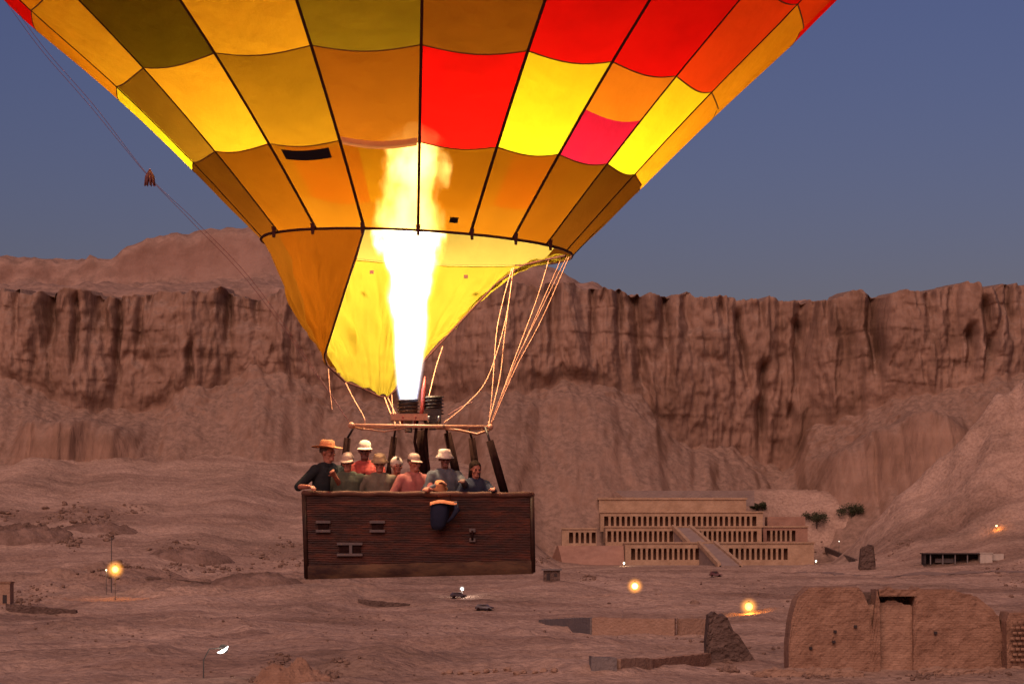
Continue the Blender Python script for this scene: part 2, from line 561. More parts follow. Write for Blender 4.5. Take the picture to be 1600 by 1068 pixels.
def ground(x, y):
    x = np.asarray(x, float); y = np.asarray(y, float)
    base = np.interp(y, [-900, 300, 500, 700, 900, 1080, 1300, 4000], [9, 10.2, 10.6, 12.8, 15.5, 18, 24, 24])
    ax = apron_share(x, y)
    y0 = 880 + 35 * noise2(x / 70.0, 1.7, 21)
    t = np.clip((y - y0) / (1200 - y0), 0, 1)
    gull = 1 + 0.05 * fbm(x / 26.0, y / 120.0, 3, 31) * sm(0.05, 0.3, t)
    h = base + (45 + 6 * noise2(x / 38.0, 0.6, 33)) * t ** 1.15 * ax * gull
    h = h + (1 - ax) * 30 * sm(1148, 1205, y + 8 * noise2(x / 20.0, y / 20.0, 3))
    # right spur
    crest = np.interp(x, [110, 128, 144, 161, 179, 198, 214, 260, 420], [0, 3, 12, 27, 42, 62, 79, 125, 150])
    d = 1065 + 12 * noise2(x / 25.0, 4.2, 11) - y
    fall = np.where(d > 0, np.exp(-(np.maximum(d, 0) / 62.0) ** 1.25), 1.0)
    spur = crest * fall * (1 + 0.10 * fbm(x / 22.0, y / 30.0, 3, 41)) - 0.5 * np.maximum(-d, 0)
    h = np.maximum(h, base + spur)
    for bx, by, bh, sx, sy in BUMPS:
        h = h + bh * np.exp(-((x - bx) / sx) ** 2 - ((y - by) / sy) ** 2)
    for ln in CRESTS:
        dd = np.full(h.shape, 1e9)
        for (ax_, ay_), (bx_, by_) in zip(ln[:-1], ln[1:]):
            vx, vy = bx_ - ax_, by_ - ay_
            q = np.clip(((x - ax_) * vx + (y - ay_) * vy) / (vx * vx + vy * vy), 0, 1)
            dd = np.minimum(dd, np.hypot(x - ax_ - q * vx, (y - ay_ - q * vy)) * np.where(y > ay_ + q * vy, 0.55, 1.0))
        h = h + 1.7 * np.exp(-dd / 6.0)
    flatm = sm(18, 40, x) * (1 - sm(128, 150, x)) * sm(1000, 1040, y) * (1 - sm(1146, 1160, y))
    rough = 1.25 * fbm(x / 55.0, y / 34.0, 3, 51) + 0.60 * fbm(x / 14.0, y / 8.0, 3, 61) + 0.2 * fbm(x / 3.2, y / 2.4, 2, 71)
    # crusty rock ledges at far left
    led = sm(0.05, 0.35, noise2(x / 30.0, y / 22.0, 81)) * sm(690, 740, y) * (1 - sm(880, 930, y)) * (1 - sm(-60, -25, x))
    rough = rough + led * (1.4 + 1.3 * fbm(x / 7.0, y / 5.0, 3, 91))
    h = h + rough * (1 - flatm)
    h = h * (1 - flatm) + (17.6 + 0.15 * rough) * flatm
    return h


def gz(x, y):
    return float(ground(np.array([x]), np.array([y]))[0])


def land(px, py, y0=330, y1=1190):
    """first hit of the ground seen at that pixel"""
    Y = np.arange(y0, y1, 0.5)
    g = ground((px - 800) * Y / F, Y)
    z = CZ + (HY - py) * Y / F
    k = np.argmax(z <= g) if np.any(z <= g) else int(np.argmin(np.abs(z - g)))
    return Vector(((px - 800) * Y[k] / F, Y[k], g[k]))


ys = np.concatenate([np.linspace(-900, 320, 40), np.arange(324, 1262, 1.7)])
us = np.linspace(-1, 1, 680)
us = np.sign(us) * np.abs(us) ** 1.12
XX = us[None, :] * (75 + 0.27 * np.maximum(ys, 0))[:, None]
YY = np.repeat(ys[:, None], len(us), 1)
# the outer columns run out to the far desert
XX[:, 0] = -3000; XX[:, -1] = 3000
Zg = ground(XX, YY)
tag(grid_obj('ground', np.stack([XX, YY, Zg], -1), M_sand), kind='structure')

# cliff: one sheet from below the scree up to the rim
xs = np.arange(-430, 430, 0.75)
pxs = 800 + xs * F / 1250.0
Yc = 1250 + 22 * fbm(xs / 130.0, 0.5, 2, 101) + 22 * fbm(xs / 55.0, 3.5, 2, 111) - 14 * np.exp(-((xs - 30) / 40) ** 2)
top_py = np.interp(pxs, [-600, 0, 430, 700, 890, 960, 1000, 1060, 1130, 1270, 1300, 1400, 1500, 1600, 2100],
                   [455, 455, 453, 448, 446, 454, 461, 457, 463, 462, 455, 452, 450, 446, 440])
bas_py = np.interp(pxs, [-600, 0, 60, 120, 230, 300, 350, 400, 450, 520, 700, 830, 900, 1000, 1014, 1037, 1060, 1140, 1200, 1240, 1262, 1310, 1366, 1500, 1600, 2100],
                   [600, 585, 605, 640, 640, 605, 600, 572, 580, 620, 630, 605, 600, 612, 640, 675, 692, 698, 728, 724, 672, 652, 632, 605, 580, 560])
low_py = np.interp(pxs, [-600, 0, 80, 160, 260, 330, 420, 520, 700, 830, 930, 1020, 1100, 1200, 1300, 1400, 1500, 1600, 2100],
                   [680, 620, 660, 660, 655, 640, 605, 640, 660, 630, 612, 650, 690, 745, 690, 655, 640, 620, 610])
ztop = PZ(top_py, 1250) + 2.0 * fbm(xs / 11.0, 0.2, 4, 121) + 1.0 * np.abs(noise2(xs / 3.0, 0.7, 122)) + 1.2 * np.floor(2.5 * noise2(xs / 17.0, 0.4, 123))
zbas = PZ(bas_py, 1236) + 3 * noise2(xs / 22.0, 0.9, 131) + 2.5 * noise2(xs / 7.0, 0.9, 132)
zlow = np.minimum(PZ(low_py, 1205) + 5 * noise2(xs / 16.0, 0.4, 141), zbas - 5)
rocky = sm(40, 90, pxs) * (1 - sm(200, 270, pxs)) + sm(1250, 1300, pxs) * (1 - sm(1440, 1500, pxs))
CLEFTS = [  # position in the photo, half width m, top, bottom, depth m, lean
    (968, 1.6, 440, 560, 8, 0.02), (1000, 3.2, 440, 630, 14, -0.06), (1040, 2.0, 440, 560, 8, 0.02), (1075, 3.0, 440, 545, 9, 0.05), (1132, 1.4, 470, 520, 9, -0.05),
    (1165, 1.6, 490, 610, 8, -0.12), (1196, 1.4, 440, 515, 8, -0.08), (1262, 2.2, 440, 520, 11, 0.14), (1254, 2.4, 500, 640, 8, 0.0), (1297, 1.4, 440, 520, 8, 0.0),
    (1365, 2.4, 440, 600, 13, -0.02), (1447, 1.6, 440, 530, 8, 0.0), (1503, 2.4, 520, 610, 9, 0.12), (1535, 2.6, 480, 600, 9, -0.08), (1570, 1.5, 440, 540, 7, 0.0),
    (1195, 1.8, 570, 720, 8, 0.04), (1240, 1.5, 640, 690, 8, 0.0), (24, 1.8, 440, 560, 8, -0.05), (78, 2.4, 440, 575, 11, -0.03), (120, 1.4, 470, 600, 7, 0.0),
    (150, 3.0, 455, 540, 9, 0.06), (182, 1.4, 470, 640, 7, 0.0), (230, 1.6, 450, 520, 7, 0.05), (352, 2.6, 455, 550, 9, 0.0), (395, 2.0, 450, 530, 7, 0.0), (300, 1.4, 540, 640, 7, 0.03), (862, 1.8, 440, 540, 7, 0.0), (925, 1.4, 450, 580, 7, 0.03)]
prof_t = np.concatenate([np.linspace(0, 1, 34)[:-1], np.linspace(1, 2, 34)[:-1], np.linspace(2, 3, 92)[:-1], np.linspace(3, 4, 14)])
P = np.zeros((len(prof_t), len(xs), 3))
for i, t in enumerate(prof_t):
    k = min(int(t), 3); u = t - k
    if k == 0:
        z = 2 + (zlow - 2) * u; y = Yc - 135 + 105 * u
        lift = rocky * sm(0.5, 0.72, u)                          # a second, lower rock band breaks through the scree
        z = z * (1 - lift) + (zlow * (0.55 + 0.45 * sm(0.5, 0.8, u))) * lift
    elif k == 1:
        z = zlow + (zbas - zlow) * u; y = Yc - 30 + 22 * u
    elif k == 2:
        z = zbas + (ztop - zbas) * u; y = Yc - 8 + 13 * u ** 1.6
    else:
        z = ztop + 4 * u; y = Yc + 5 + 60 * u
    face = {0: 0.0, 1: 0.25, 2: 1.0, 3: 0.0}[k]
    if k == 0: face = 0.10 + rocky * 0.75 * sm(0.45, 0.75, u)
    if k == 1: face = (0.10 + 0.75 * rocky) * (1 - sm(0, 0.4, u)) + 0.12 * sm(0, 0.4, u) + 0.2 * sm(0.75, 1.0, u)
    if k == 2: face = 0.32 + 0.68 * sm(0.0, 0.18, u)
    if k == 3: face = 1 - sm(0, 0.12, u)
    warp = 6 * fbm(xs / 30.0, z / 90.0, 3, 151)
    xw = xs + warp
    col = ridged(xw / 42.0, z / 160.0, 3, 161)                  # broad buttresses
    sel = sm(-0.05, 0.45, noise2(xs / 42.0, z / 75.0, 172))
    cleft = np.clip(1 - np.abs(noise2(xw / 26.0, z / 170.0, 171)) * 7.0, 0, 1) ** 1.5 * sel
    cleft2 = np.clip(1 - np.abs(noise2(xw / 9.0, z / 60.0, 181)) * 6.0, 0, 1) ** 1.5 * sm(-0.2, 0.3, noise2(xs / 25.0, z / 30.0, 182))
    bq = 2.4 * fbm(xw / 13.0, z / 110.0, 2, 185) + 0.2 * noise2(xs / 2.5, z / 5, 186)
    block = (np.floor(bq) + sm(0.55, 1.0, bq - np.floor(bq))) * 1.7
    disp = -8 * (1 - col) + 8.0 * cleft + 2.4 * cleft2 + block + 2.2 * fbm(xw / 6.0, z / 30.0, 3, 191) + 1.0 * fbm(xs / 5.0, z / 6.0, 3, 194) + 0.7 * fbm(xs / 2.0, z / 5.0, 2, 195)
    for (cx_, cw, t0_, t1_, dp_, ln_) in CLEFTS:
        xc = PX(cx_, 1250) + (z - PZ(0.5 * (t0_ + t1_), 1250)) * ln_ + 1.6 * noise2(z / 14.0, cx_, 231)
        lim = sm(PZ(t1_, 1250) - 6, PZ(t1_, 1250) + 26, z) * (1 - sm(PZ(t0_, 1250) - 2, PZ(t0_, 1250) + 6, z))
        disp = disp + 1.5 * dp_ * lim * np.exp(-np.abs((xs - xc) / (1.15 * cw)) ** 1.6)
    ph = (z + 4 * noise2(xs / 40.0, 0.3, 196)) / 13.0
    led = 0.8 * noise2(xs / 50.0, z / 6.0, 197) + 0.8 * (ph - np.floor(ph)) * sm(-0.1, 0.3, noise2(xs / 30.0, z / 20.0, 193))
    if k < 2: z = z + (1 - rocky * 0.7) * (2.6 * fbm(xs / 20.0, y / 40.0, 3, 221) + 1.3 * fbm(xs / 6.0, y / 8.0, 3, 223)) * sm(0.1, 0.5, t)
    P[i, :, 0] = xs
    P[i, :, 1] = y + face * (disp + led) + (1 - face) * 1.2 * fbm(xs / 6.0, z / 6.0, 3, 199)
    P[i, :, 2] = z + (0.9 * fbm(xs / 5.0, y / 5.0, 2, 198) if k in (1,) else 0)
tag(grid_obj('cliff', P, M_cliff), kind='structure')

# the plateau and the rounded mesa behind the rim
hx = np.arange(-700, 700, 3.2)
hy = np.concatenate([np.arange(1262, 1560, 2.6), np.linspace(1565, 2600, 24)])
HX, HYY = np.meshgrid(hx, hy)
hpx = 800 + hx * F / 1450.0
sk = np.interp(hpx, [-400, 0, 110, 170, 188, 212, 262, 330, 400, 520, 700, 820, 890, 930, 980, 1040, 1700, 2200],
               [395, 399, 404, 402, 391, 380, 368, 358, 357, 361, 385, 408, 428, 446, 464, 476, 478, 470])
zt = PZ(sk, 1450)
bench = np.interp(hpx, [-400, 0, 900, 1000, 2200], [160, 160, 158, 150, 150])
edge = 1335 + 30 * noise2(hx / 70.0, 0.2, 205)
T = np.clip((HYY - edge[None, :]) / (1450 - edge[None, :]), 0, 1)
S = 0.42 * T + 0.58 * sm(0.70, 0.90, T)
Zh = (149 + (bench - 149)[None, :] * sm(1262, 1330, HYY)) + (zt - bench)[None, :] * S
Zh += 8.0 * (ridged(HX / 24.0, HYY / 60.0, 3, 208) - 0.8) * T * (1 - 0.7 * sm(0.93, 1.0, T))
Zh += (3.0 * fbm(HX / 26.0, HYY / 26.0, 4, 211) * sm(1270, 1320, HYY) * (1 - 0.6 * sm(1400, 1450, HYY)) + 1.2 * fbm(HX / 7.0, HYY / 9.0, 3, 215)) 
Ych = np.interp(hx, xs, Yc)[None, :]
Zh -= 130 * (1 - sm(10, 42, HYY - Ych))
Zh -= 0.05 * np.maximum(HYY - 1470, 0)
tag(grid_obj('plateau_hill', np.stack([HX, HYY, Zh], -1), M_plat), kind='structure')


# ------------------------------------------------------------------ the terraced temple
def temple():
    o = Vector((PX(1080, 1085), 1085, PZ(882, 1080)))
    t = empty('temple', o, 'long pale terraced temple with three rows of pillars and a central ramp below the cliff', 'temple')
    pm = {}

    def pillar_row(tier, x0, x1, z0, z1, Yf, n, w=None, material=M_lime):
        w = w or (x1 - x0) / n * 0.42
        key = (round(w, 3), round(z1 - z0, 3), material.name)
        if key not in pm:
            b = MB().box((0, 0, (z1 - z0) / 2), (w, 1.5, z1 - z0)).box((0, 0, z1 - z0 - 0.3), (w * 1.25, 1.62, 0.5))
            me = b.build('pillar', material); pm[key] = me.data
            bpy.data.objects.remove(me)
        for i in range(1, n):
            p = bpy.data.objects.new('pillar', pm[key]); COL.objects.link(p)
            p.parent = tier
            p.location = (x0 + (x1 - x0) * i / n - o.x, Yf + 0.9 - o.y, z0 - o.z)

    def tier(name, px0, px1, ytop, ybot, Yf, depth, opens, yo0, yo1, mat):
        """colonnaded front: base course, architrave, end walls and a deep shaded porch"""
        b = MB()
        X0, X1 = PX(px0, Yf), PX(px1, Yf)
        zt_, zb_, zo0, zo1 = PZ(ytop, Yf), PZ(ybot, Yf), PZ(yo0, Yf), PZ(yo1, Yf)
        b.box2((X0, Yf + 5, zb_), (X1, Yf + depth, zt_ - 0.05))
        b.box2((X0, Yf, zb_ - 2), (X1, Yf + 5, zo1))
        b.box2((X0, Yf, zo0), (X1, Yf + 5, zt_))
        cur = X0
        for (a, c, n) in opens:
            A, C = PX(a, Yf), PX(c, Yf)
            if A > cur: b.box2((cur, Yf + 0.02, zo1), (A, Yf + 5, zo0))
            cur = C
        if X1 > cur: b.box2((cur, Yf + 0.02, zo1), (X1, Yf + 5, zo0))
        ob = b.build(name, mat, t, origin=o)
        k = MB().box2((X0 - 0.4, Yf - 0.5, zt_ - 0.1), (X1 + 0.4, Yf + 1.2, zt_ + 0.5)).build('cornice', M_lime, ob, origin=o)
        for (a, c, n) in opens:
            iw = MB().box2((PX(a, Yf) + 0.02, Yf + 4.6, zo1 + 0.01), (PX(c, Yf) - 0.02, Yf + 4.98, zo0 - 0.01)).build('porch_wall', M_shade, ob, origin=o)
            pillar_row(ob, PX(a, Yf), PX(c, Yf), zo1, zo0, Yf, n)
        return ob

    tier('lower_terrace', 977, 1272, 848, 883, 1080, 26, [(986, 1093, 13), (1139, 1231, 11)], 856, 874, M_lime)
    tier('middle_terrace', 946, 1190, 823, 848, 1106, 24, [(949, 1052, 13), (1090, 1183, 12)], 829, 846, M_lime)
    tier('upper_terrace', 938, 1192, 800, 823, 1130, 20, [(944, 1182, 28)], 806, 821.5, M_lime)
    tier('side_colonnade', 1192.5, 1262, 823, 848, 1112, 14, [(1198, 1243, 6)], 828, 845, M_limered)
    tier('annex_shrine', 878, 932, 826, 852, 1100, 10, [(889, 931, 5)], 831, 848, M_lime)
    MB().box2((PX(936, 1150), 1150.5, PZ(801, 1150)), (PX(1166, 1150), 1158, PZ(778, 1150))).box2((PX(934, 1150), 1150, PZ(780, 1150)), (PX(1168, 1150), 1158.4, PZ(777, 1150))).build('back_wall', M_lime, t, origin=o)
    MB().box2((PX(945, 1168), 1166, PZ(790, 1168)), (PX(1178, 1168), 1172, PZ(766, 1168))).build('retaining_wall', M_lime2, t, origin=o)
    MB().box2((PX(1197, 1140), 1134, PZ(825, 1140)), (PX(1256, 1140), 1146, PZ(807, 1140))).build('red_block', M_limered, t, origin=o)
    # embankment below the annex
    x0, x1 = PX(872, 1100), PX(976, 1080)
    za, zb = PZ(852, 1100), PZ(884, 1080)
    v = [(x0, 1100, za), (x1, 1090, za), (x1, 1125, za), (x0, 1125, za), (x0 + 2, 1078, zb - 1), (x1, 1078, zb - 1), (x1, 1125, zb - 1), (x0 - 4, 1125, zb - 1)]
    mesh_obj('embankment', v, [(0, 1, 2, 3), (4, 5, 1, 0), (5, 6, 2, 1), (7, 4, 0, 3), (6, 7, 3, 2), (7, 6, 5, 4)], M_limered, t, False, o)

    def ramp(pa0, pa1, ya, Ya, pb0, pb1, yb, Yb):
        A0, A1 = pt(pa0, ya, Ya), pt(pa1, ya, Ya); B0, B1 = pt(pb0, yb, Yb), pt(pb1, yb, Yb)
        v = [A0, A1, B1, B0] + [Vector((p.x, p.y, B0.z - 2)) for p in (A0, A1, B1, B0)]
        rp = mesh_obj('ramp', v, [(0, 3, 2, 1), (0, 1, 5, 4), (1, 2, 6, 5), (2, 3, 7, 6), (3, 0, 4, 7), (4, 5, 6, 7)], M_lime2, t, False, o)
        for (a, b_) in ((A0, B0), (A1, B1)):
            n = Vector((0.7, 0, 0))
            q = [a - n, a + n, b_ + n, b_ - n]
            vv = [p + Vector((0, 0, -1)) for p in q] + [p + Vector((0, 0, 1.0)) for p in q]
            mesh_obj('balustrade', vv, [(3, 2, 1, 0), (4, 5, 6, 7), (0, 1, 5, 4), (1, 2, 6, 5), (2, 3, 7, 6), (3, 0, 4, 7)], M_lime, rp, False, o)
    ramp(1092, 1116, 848, 1080.5, 1124, 1158, 883, 1040)
    ramp(1052, 1078, 823, 1106.5, 1076, 1108, 848, 1082)
    MB().box2((PX(968, 1060), 1052, PZ(888, 1052)), (PX(1400, 1060), 1053, PZ(882.5, 1052))).build('forecourt_wall', M_lime2, t, origin=o)


temple()


# ------------------------------------------------------------------ ruins, walls, sheds
def rough_block(outline, Yf, depth, seed, zmin=None, amp=0.5, step=0.8):
    """a crumbling mud-brick mass: jagged outline (photo pixels at depth Yf), thick, worn front, top and sides"""
    pts = [(PX(a, Yf), PZ(b, Yf)) for a, b in outline]          # left foot .. top .. right foot
    xsL = [p[0] for p in pts]; x0, x1 = min(xsL), max(xsL)
    nx = max(6, int((x1 - x0) / step))
    top = sorted(pts, key=lambda p: p[0])
    xa = np.linspace(x0, x1, nx)
    zt_ = np.interp(xa, [p[0] for p in top], [p[1] for p in top])
    zt_ = zt_ + 0.9 * amp * fbm(xa / 1.6, 0.4, 3, seed)
    zt_ = np.floor(zt_ / 0.34) * 0.34
    z0 = zmin if zmin is not None else min(p[1] for p in pts) - 1
    nz = max(8, int((max(zt_) - z0) / step))
    Pf = []
    for j in range(nz + 1):
        u = j / nz
        z = z0 + (zt_ - z0) * u
        y = Yf + 0.06 * (z - z0) + amp * 0.7 * fbm(xa / 2.2, z / 2.0, 3, seed + 3) + amp * 0.7 * noise2(xa / 0.8, z / 0.45, seed + 9) * 0.4
        Pf.append(np.stack([xa, y, z], -1))
    for u in (0.33, 0.66, 1.0):
        y = Pf[nz][:, 1] + depth * u
        Pf.append(np.stack([xa, y, zt_ + amp * 0.8 * fbm(xa / 1.4, y / 1.4, 2, seed + 5)], -1))
    for u in (0.6, 0.2, 0.0):
        Pf.append(np.stack([xa, np.full(nx, Yf + depth) + 0.3 * (1 - u), z0 + (zt_ - z0) * u], -1))
    A = np.array(Pf)
    A[:, 0, 0] += amp * 0.5 * fbm(A[:, 0, 2] / 1.5, 0.2, 2, seed + 11)
    A[:, -1, 0] += amp * 0.5 * fbm(A[:, -1, 2] / 1.5, 0.7, 2, seed + 13)
    rows, cols = A.shape[:2]
    v = [tuple(p) for p in A.reshape(-1, 3)]
    f = []
    for i in range(rows - 1):
        for j in range(cols - 1):
            a = i * cols + j
            f.append((a, a + 1, a + cols + 1, a + cols))
    f.append(tuple(i * cols for i in range(rows))); f.append(tuple(i * cols + cols - 1 for i in range(rows - 1, -1, -1)))
    return v, f


def ruin_gate():
    Y = 388.0
    o = Vector((PX(1400, Y), Y, gz(PX(1400, Y), Y) - 0.3))
    z0 = min(o.z, PZ(1048, Y)) - 1.5
    t = empty('ruined_gateway', o, 'large tan mudbrick gateway ruin with a blocked doorway at lower right', 'ruin')
    for nm, ol, yy, dp, m, sd in (
        ('tower', [(1233, 1000), (1238, 962), (1246, 935), (1256, 921), (1270, 915), (1300, 917), (1345, 914), (1372, 918), (1376, 940), (1358, 950), (1357, 1000)][:9] + [(1360, 950), (1361, 1000)], Y, 7, M_mud, 301),
        ('infill_wall', [(1352, 950), (1362, 946), (1380, 938), (1395, 934), (1412, 940), (1432, 948)], Y + 1.3, 4.5, M_mudlt, 321),
        ('tower', [(1428, 950), (1430, 919), (1440, 917), (1480, 920), (1527, 927), (1545, 943), (1562, 962), (1566, 990)], Y, 7, M_mud, 341),
        ('side_tower', [(1574, 970), (1577, 956), (1590, 955), (1640, 950), (1690, 960), (1720, 990)], Y - 4, 7, M_mud, 361),
    ):
        v, f = rough_block(ol, yy, dp, sd, z0, 0.2, 0.4)
        mesh_obj(nm, v, f, m, t, False, o)
    MB().box2((PX(1350, Y), Y + 6.2, z0), (PX(1440, Y), Y + 6.9, PZ(926, Y))).build('gap_shade_backing', M_muddk, t, origin=o)  # dark backing added to put shade in the gap over the doorway
    # the lintel arch left over the doorway
    v, f = rough_block([(1374, 921), (1390, 916), (1412, 917), (1432, 919)], Y + 0.6, 5, 381, PZ(931, Y), 0.4, 0.4)
    mesh_obj('lintel', v, f, M_mud, t, False, o)
    v, f = rough_block([(1180, 1047), (1200, 1044), (1236, 1045), (1300, 1043), (1350, 1047)], Y - 6, 3, 391, z0, 0.4, 0.5)
    mesh_obj('footing', v, f, M_tanwall, t, False, o)
    v, f = rough_block([(1436, 1047), (1470, 1042), (1540, 1044), (1600, 1042), (1690, 1044)], Y - 7, 3, 395, z0, 0.4, 0.5)
    mesh_obj('footing', v, f, M_tanwall, t, False, o)
    # dark blocks that stand for the shade inside put-log holes
    for a, b in ((1267, 1012), (1305, 986), (1337, 978), (1462, 988), (1303, 1002)):
        MB().box((PX(a, Y), Y + 0.75, PZ(b, Y)), (0.45, 1.6, 0.4)).build('beam_hole_shade', M_darkbld, t, origin=o)
    # brick courses of the right-hand tower stand proud as separate bricks
    bm = MB().box((0, 0, 0), (0.62, 0.5, 0.36))
    base = bm.build('brick', M_mud, t); n = 0
    for r in range(8):
        for c in range(4):
            b = base if n == 0 else base.copy()
            if n: COL.objects.link(b)
            n += 1
            b.location = (PX(1581 + c * 8.3 + (4 if r % 2 else 0), Y - 4) - o.x, Y - 4.25 - o.y + random.uniform(-0.08, 0.08), PZ(1030 - r * 8.4, Y - 4) - o.z)


ruin_gate()

Yt = 410.0
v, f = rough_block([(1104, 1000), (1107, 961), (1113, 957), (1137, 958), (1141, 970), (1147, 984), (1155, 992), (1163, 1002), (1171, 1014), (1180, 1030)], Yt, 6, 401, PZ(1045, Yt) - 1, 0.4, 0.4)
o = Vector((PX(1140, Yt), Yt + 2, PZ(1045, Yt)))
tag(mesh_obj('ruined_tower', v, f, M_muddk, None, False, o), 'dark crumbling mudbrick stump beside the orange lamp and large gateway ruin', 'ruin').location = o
p = land(1355, 890)
v, f = rough_block([(1343, 880), (1345, 860), (1350, 853), (1362, 851), (1367, 853), (1368, 880)], p.y, 3, 421, p.z - 1, 0.6, 0.6)
tag(mesh_obj('ruined_pillar', v, f, M_muddk, None, False, p), 'small dark stone stump standing right of the temple forecourt', 'ruin').location = p


def wall_between(name, a, b, h, th, mat, label, cat='wall', seed=1):
    d = Vector((b.x - a.x, b.y - a.y, 0)); L_ = d.length; d.normalize(); n = Vector((-d.y, d.x, 0))
    k = max(4, int(L_ / 0.9)); V = []; f = []
    for i in range(k + 1):
        p_ = a + d * (L_ * i / k); g = a.z + (b.z - a.z) * i / k
        hh = h[0] + (h[1] - h[0]) * i / k + 0.18 * float(noise2(i * 0.6, seed * 1.7, 431))
        for s, z in ((-1, -1.2), (-1, hh), (1, hh), (1, -1.2)):
            V.append((p_.x + n.x * s * th / 2, p_.y + n.y * s * th / 2, g + z))
    for i in range(k):
        for j in range(3):
            q = i * 4 + j
            f.append((q, q + 1, q + 5, q + 4))
    f.append((0, 3, 2, 1)); f.append((k * 4, k * 4 + 1, k * 4 + 2, k * 4 + 3))
    ob = mesh_obj(name, V, f, mat, None, False, a)
    ob.location = a
    return tag(ob, label, cat)


A = land(926, 991); B = land(1055, 993); C2 = land(1060, 992); D2 = land(1108, 991); E = land(845, 971)
wall_between('tan_wall', A, B, (3.4, 3.4), 1.2, M_tanwall, 'long tan plastered wall in the open ground left of the dark stump', seed=1)
wall_between('tan_wall', C2, D2, (3.3, 3.2), 1.2, M_tanwall, 'short tan plastered wall touching the dark stump', seed=2)
wall_between('grey_wall', E, A, (0.5, 3.4), 1.0, M_greywall, 'shade grey side wall rising from the sand to the end of the long tan wall', seed=3)  # shaded side of the wall, its shade put into the grey colour
G0 = land(922, 1043); G1 = land(962, 1044); G2 = land(1012, 1042); G3 = land(1105, 1036)
wall_between('grey_wall', G0, G1, (1.6, 1.5), 2.2, M_greywall, 'low grey block wall end near the bottom of the picture', seed=4)
wall_between('tan_wall', G1, G2, (1.5, 1.4), 1.6, M_tanwall, 'low tan wall running on from the low grey block', seed=5)
wall_between('earth_wall', G2, G3, (1.2, 1.6), 1.4, M_mud, 'low brown earth wall leading to the foot of the dark stump', seed=6)


def house(px, py, w, d, h, mat, roofmat, label, name='hut', overhang=0.6, openings=()):
    p = land(px, py)
    t = empty(name, p, label, 'hut')
    MB().box((0, 0, h / 2 - 0.5), (w, d, h + 1)).build('wall', mat, t)
    MB().box((0, 0, h + 0.2), (w + overhang * 2, d + overhang * 2, 0.42)).build('roof', roofmat, t)
    for (ox, oz, ow, oh, nm) in openings:
        MB().box((ox, -d / 2 - 0.03, oz), (ow, 0.12, oh)).build(nm, M_darkbld, t)
    return t


house(862, 906, 5.0, 4.0, 3.0, M_muddk, M_greywall, 'small dark hut with a flat overhanging roof on the mound right of the basket', openings=((-1.1, 1.1, 1.0, 2.1, 'door'), (1.2, 1.6, 0.9, 0.9, 'window')))
house(2, 944, 5.5, 5, 5.5, M_tanwall, M_mud, 'tan hut cut off by the left edge of the picture', openings=((1.4, 1.4, 1.1, 2.2, 'door'),), overhang=0.2)
p = land(1490, 879)
t = empty('shed', p, 'long low dark open shed on the sand at the foot of the right slope', 'shed')
w = 96 * p.y / F
MB().box((0, 3, 1.4), (w, 1.0, 3.8)).box((-w / 2 + 0.3, 0, 1.4), (0.6, 6.9, 3.8)).box((w / 2 - 0.3, 0, 1.4), (0.6, 6.9, 3.8)).build('wall', M_darkbld, t)
MB().box((0, 0, 3.55), (w + 1, 8, 0.4)).build('roof', M_darkbld, t)
for i in range(5):
    MB().box((-w / 2 + w * (i + 0.5) / 5, -3.2, 1.4), (0.4, 0.4, 3.8)).build('post', M_greywall, t)
MB().box((-w / 2 + w * 0.35, 1, 0.9), (w * 0.3, 2.5, 1.6)).build('counter', M_greywall, t)
p = land(1537, 878)
t = empty('hut', p + Vector((0.6, 0, 0)), 'pale flat roofed hut built against the right end of the dark shed', 'hut')
MB().box((0, 0.3, 1.2), (19 * p.y / F, 5, 4.2)).build('wall', M_palewall, t)
MB().box((0, 0.3, 3.45), (19 * p.y / F + 0.5, 5.5, 0.3)).build('roof', M_palewall, t)
MB().box((26 * p.y / F / 2 + 1.6, 1.5, 1.9), (4.2, 4, 2.4)).build('lean_to', M_palewall, t)


def car(px, py, label, rz, mat, van=False):
    p = land(px, py)
    t = empty('parked_car', p, label, 'car', 'cars parked on the sand', rz)
    L_, W_, H_ = 4.5, 1.8, (1.95 if van else 1.5)
    prof = [(-L_ / 2, 0.35), (-L_ / 2, 0.85), (-L_ / 2 + 0.2, 0.95), (-L_ * 0.36, H_), (L_ * 0.12, H_), (L_ * 0.27, 1.0), (L_ / 2 - 0.1, 0.85), (L_ / 2, 0.6), (L_ / 2, 0.35)]
    n = len(prof)
    v = [(x, -W_ / 2 * (1 if z < 1 else 0.86), z) for x, z in prof] + [(x, W_ / 2 * (1 if z < 1 else 0.86), z) for x, z in prof]
    f = [tuple(range(n)), tuple(range(2 * n - 1, n - 1, -1))] + [(i, i + n, (i + 1) % n + n, (i + 1) % n) for i in range(n)]
    mesh_obj('body', v, f, mat, t, False)
    for s in (-1, 1):
        MB().box((-0.45, s * W_ * 0.445, (H_ + 0.98) / 2), (L_ * 0.42, 0.06, (H_ - 1) * 0.7)).build('window', M_darkbld, t)
        for x in (-1.35, 1.35):
            b = MB().tube([(x, s * 0.72, 0.34), (x, s * 0.93, 0.34)], 0.34, 14)
            b.build('wheel', M_black, t)
    return t


M_carred = flat('dark_maroon_paint', (0.10, 0.03, 0.03), 0.35, spec=0.5)
M_cardk = flat('dark_grey_paint', (0.06, 0.04, 0.045), 0.35, spec=0.5)
car(1118, 900, 'dark maroon car parked before the temple forecourt', R(5), M_carred, True)
car(757, 953, 'dark car on the sand track below the right half of the basket', R(-12), M_cardk)
car(716, 934, 'dark car under the white lamp below the basket', R(15), M_cardk)

